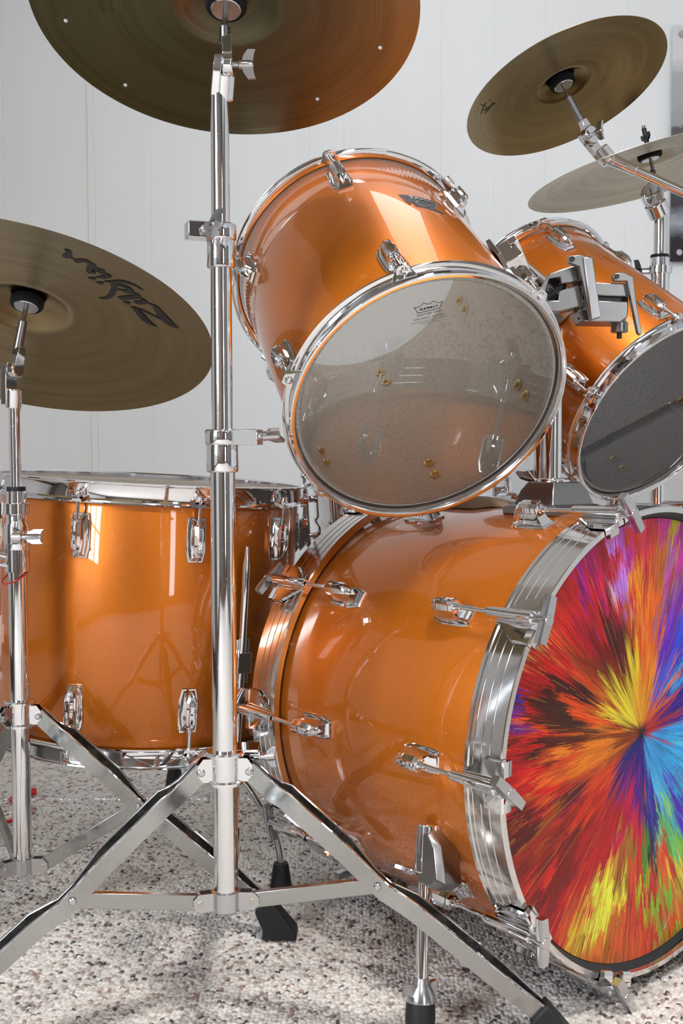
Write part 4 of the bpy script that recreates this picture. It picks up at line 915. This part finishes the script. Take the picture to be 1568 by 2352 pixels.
# ------------------------------------------------------------------ snare behind, cushion, tray
SNc = Vector((.130, 2.03, .50)); sa = Vector((-.06, -.05, 1)).normalized()
TS = frame_of(SNc, sa)
sn = thing('snare_drum', 'chrome snare drum with tube lugs partly hidden behind the left rack tom', 'drum', TS)
SRr = .178
mb = MB().use('chrome'); mb.lathe([(SRr - .002, .0), (SRr, .002), (SRr, .05), (SRr + .003, .056), (SRr + .003, .062), (SRr, .068), (SRr, .126), (SRr - .002, .128)], 120); part('shell', mb, sn)
th8 = [22.5 + 36 * k for k in range(10)]
part('batter_hoop', tom_hoop(SRr, .130, 1, th8), sn); part('snare_hoop', tom_hoop(SRr, -.002, -1, th8), sn)
mb = MB().use('whitehead'); disc(mb, SRr, .1305); part('batter_head', mb, sn)
mb = MB().use('clear'); disc(mb, SRr, -.0025); part('snare_head', mb, sn)
mb = MB().use('chrome'); mb.cyl((.014, 0, .012), (.014, 0, .116), .0052, seg=16); mb.cyl((.014, 0, .112), (.014, 0, .140), .0035, seg=12); mb.cyl((.014, 0, -.010), (.014, 0, .012), .0035, seg=12)
for z in (.03, .098): mb.cyl((-.002, 0, z), (.012, 0, z), .0065, seg=16)
mb.lathe([(0, 0), (.006, 0), (.007, .003), (.005, .009), (0, .010)], 16, Matrix.Translation((.014, 0, .138)))
tl_ = mb.mesh('tube_lug')
for th in th8: part('tube_lug', tl_, sn, onshell(SRr, th, 0))
ss = thing('snare_stand', 'low chrome snare stand under the snare drum behind the bass drum', 'snare stand', Matrix.Translation((SNc.x, SNc.y, 0)))
mb = MB().use('tube'); mb.cyl((0, 0, .10), (0, 0, .43), .0127, seg=24); part('tube', mb, ss)
for k in range(3):
    a = 2 * PI * k / 3 + .17; d = Vector((math.cos(a), math.sin(a), 0))
    mb = MB().use('strip'); channel(mb, [d * .02 + Vector((0, 0, .26)), d * .12 + Vector((0, 0, .14)), d * .24 + Vector((0, 0, .014))], [.01, .014, .012]); part('leg', mb, ss)
    mb = MB().use('rubber'); mb.cyl(d * .245 + Vector((0, 0, .001)), d * .245 + Vector((0, 0, .03)), .014); part('rubber_foot', mb, ss)
    pt = SNc + sa * (-.018) - Vector((SNc.x, SNc.y, 0)); q = d * .178; ez = pt.z - (q.x * sa.x + q.y * sa.y) / sa.z
    mb = MB().use('chrome'); mb.tube([Vector((0, 0, .42)), d * .10 + Vector((0, 0, .44)), q + Vector((0, 0, ez - .006))], .005, 12); mb.use('rubber'); mb.tube([q + Vector((0, 0, ez - .010)), q + d * .01 + Vector((0, 0, ez + .004))], .008, 12); part('basket_arm', mb, ss)

# tan cloth pad and white tray lying on the bass drum
def shelltop(s, lat):   # world point on the top of the bass shell
    al = math.asin(lat / BR); p = Vector((BR * math.sin(al) * 1, -BR * math.cos(al), s)); return TB @ p
M['tan'] = m = mat('tan woven cloth', (.36, .24, .15), .9); bump(m, noise(m, 700, 2).outputs[0], .5, .001)
mb = MB().use('tan'); secs = []; N1 = 14
vs = []; fs = []
L0 = []
for i in range(N1 + 1):
    u = i / N1 - .5
    row = []
    for j in range(9):
        v = j / 8 - .5; ed = max(0, 1 - (abs(u) * 2) ** 4) * max(0, 1 - (abs(v) * 2) ** 4)
        base = shelltop(.335 + v * .09, .045 + u * .15); nrm = (base - TB @ Vector((0, 0, .335 + v * .09))).normalized()
        row.append((base, nrm, ed, u, v))
    L0.append(row)
top_ = [tuple(b + n_ * (.0015 + .013 * e * (1 + .35 * math.sin(9 * u + 5 * v)))) for row in L0 for b, n_, e, u, v in row]
bot_ = [tuple(b + n_ * .0006) for row in L0 for b, n_, e, u, v in row]
K = len(top_)
for i in range(N1):
    for j in range(8):
        a = i * 9 + j; fs.append((a, a + 1, a + 10, a + 9)); fs.append((K + a + 9, K + a + 10, K + a + 1, K + a))
rim = [j for j in range(9)] + [i * 9 + 8 for i in range(1, N1 + 1)] + [N1 * 9 + j for j in range(7, -1, -1)] + [i * 9 for i in range(N1 - 1, 0, -1)]
for a, b in zip(rim, rim[1:] + rim[:1]): fs.append((a, K + a, K + b, b))
mb.add(top_ + bot_, fs); single('cloth_pad', mb, 'tan cloth pad lying on top of the bass drum below the left rack tom', 'pad')
p = shelltop(.255, .055); mb = MB().use('whiteplastic')
Tt = Matrix.Translation(p + Vector((0, 0, .0085))) @ Matrix.Rotation(.25, 4, 'Z') @ Matrix.Rotation(.19, 4, 'Y')
mb.loft([[(x * k, y * k, z) for x, y in ((-.03, -.022), (.03, -.022), (.034, 0), (.03, .022), (-.03, .022), (-.034, 0))] for k, z in ((.85, -.008), (1, -.002), (1, .003), (.92, .003), (.85, -.004), (.0, -.004))], Tt)
single('plastic_tray', mb, 'small shallow white tray on the bass drum beside the holder mount', 'tray', bevel=.0008)

# red cable on the carpet at the left edge
mb = MB().use('red'); c_ = [at(-60, 1905, 1.86), at(-20, 1912, 1.88), at(8, 1900, 1.9), at(20, 1880, 1.93)]
cc = [Vector((q.x, q.y, .004)) for q in c_]
mb.tube(bez([Vector((-.95, 1.80, .004)), Vector((-.72, 1.90, .004)), Vector((-.60, 1.96, .004)), Vector((-.585, 2.03, .004)), Vector((-.64, 2.08, .004)), Vector((-.62, 2.14, .004))], 8), .0032, 10)
mb.cyl((-.63, 2.11, .008), (-.60, 2.12, .008), .007); single('red_cable', mb, 'red cable curling on the carpet at the left edge', 'cable')

# photo panel on the wall, with stand-off screws
M['photo'] = m = mat('greyscale photo print', (.3, .3, .3), .12)
PX0, PZ0, PZ1 = at(1539, 600, YF - .02).x, zpx(600, YF - .02, 1539), zpx(57, YF - .02, 1539)
sx = nd(m, 'ShaderNodeSeparateXYZ'); ln(m, texco(m), sx.inputs[0])
hz = mth(m, 'DIVIDE', sx.outputs[2], PZ1 - PZ0)
mp = nd(m, 'ShaderNodeMapping'); mp.inputs['Scale'].default_value = (1, 1, 2.2); ln(m, texco(m), mp.inputs[0])
n = noise(m, 16, 5, .7, mp.outputs[0])
f = mth(m, 'ADD', hz, mth(m, 'MULTIPLY', mth(m, 'SUBTRACT', n.outputs[0], .5), .10))
r = ramp(m, f, [(0, (.03, .03, .035)), (.10, (.035, .035, .04)), (.17, (.35, .37, .42)), (.24, (.05, .05, .055)), (.46, (.11, .11, .12)), (.565, (.09, .09, .10)), (.58, (.30, .31, .32)), (.68, (.36, .37, .38)), (.80, (.38, .39, .40)), (.86, (.62, .62, .63))])
r.color_ramp.interpolation = 'LINEAR'; ln(m, r.outputs[0], bs(m).inputs['Base Color'])
t = thing('wall_photo', 'black and white photo panel on the wall at the upper right edge', 'picture', Matrix.Translation((PX0, YF - .02, PZ0)))
mb = MB().use('photo'); mb.box((.30, .006, (PZ1 - PZ0) / 2), (.60, .006, PZ1 - PZ0)); part('panel', mb, t)
for x, z in ((.022, .022), (.022, PZ1 - PZ0 - .022), (.578, .022), (.578, PZ1 - PZ0 - .022)):
    mb = MB().use('alu'); mb.cyl((x, .019, z), (x, -.002, z), .008, seg=20); part('standoff_screw', mb, t)
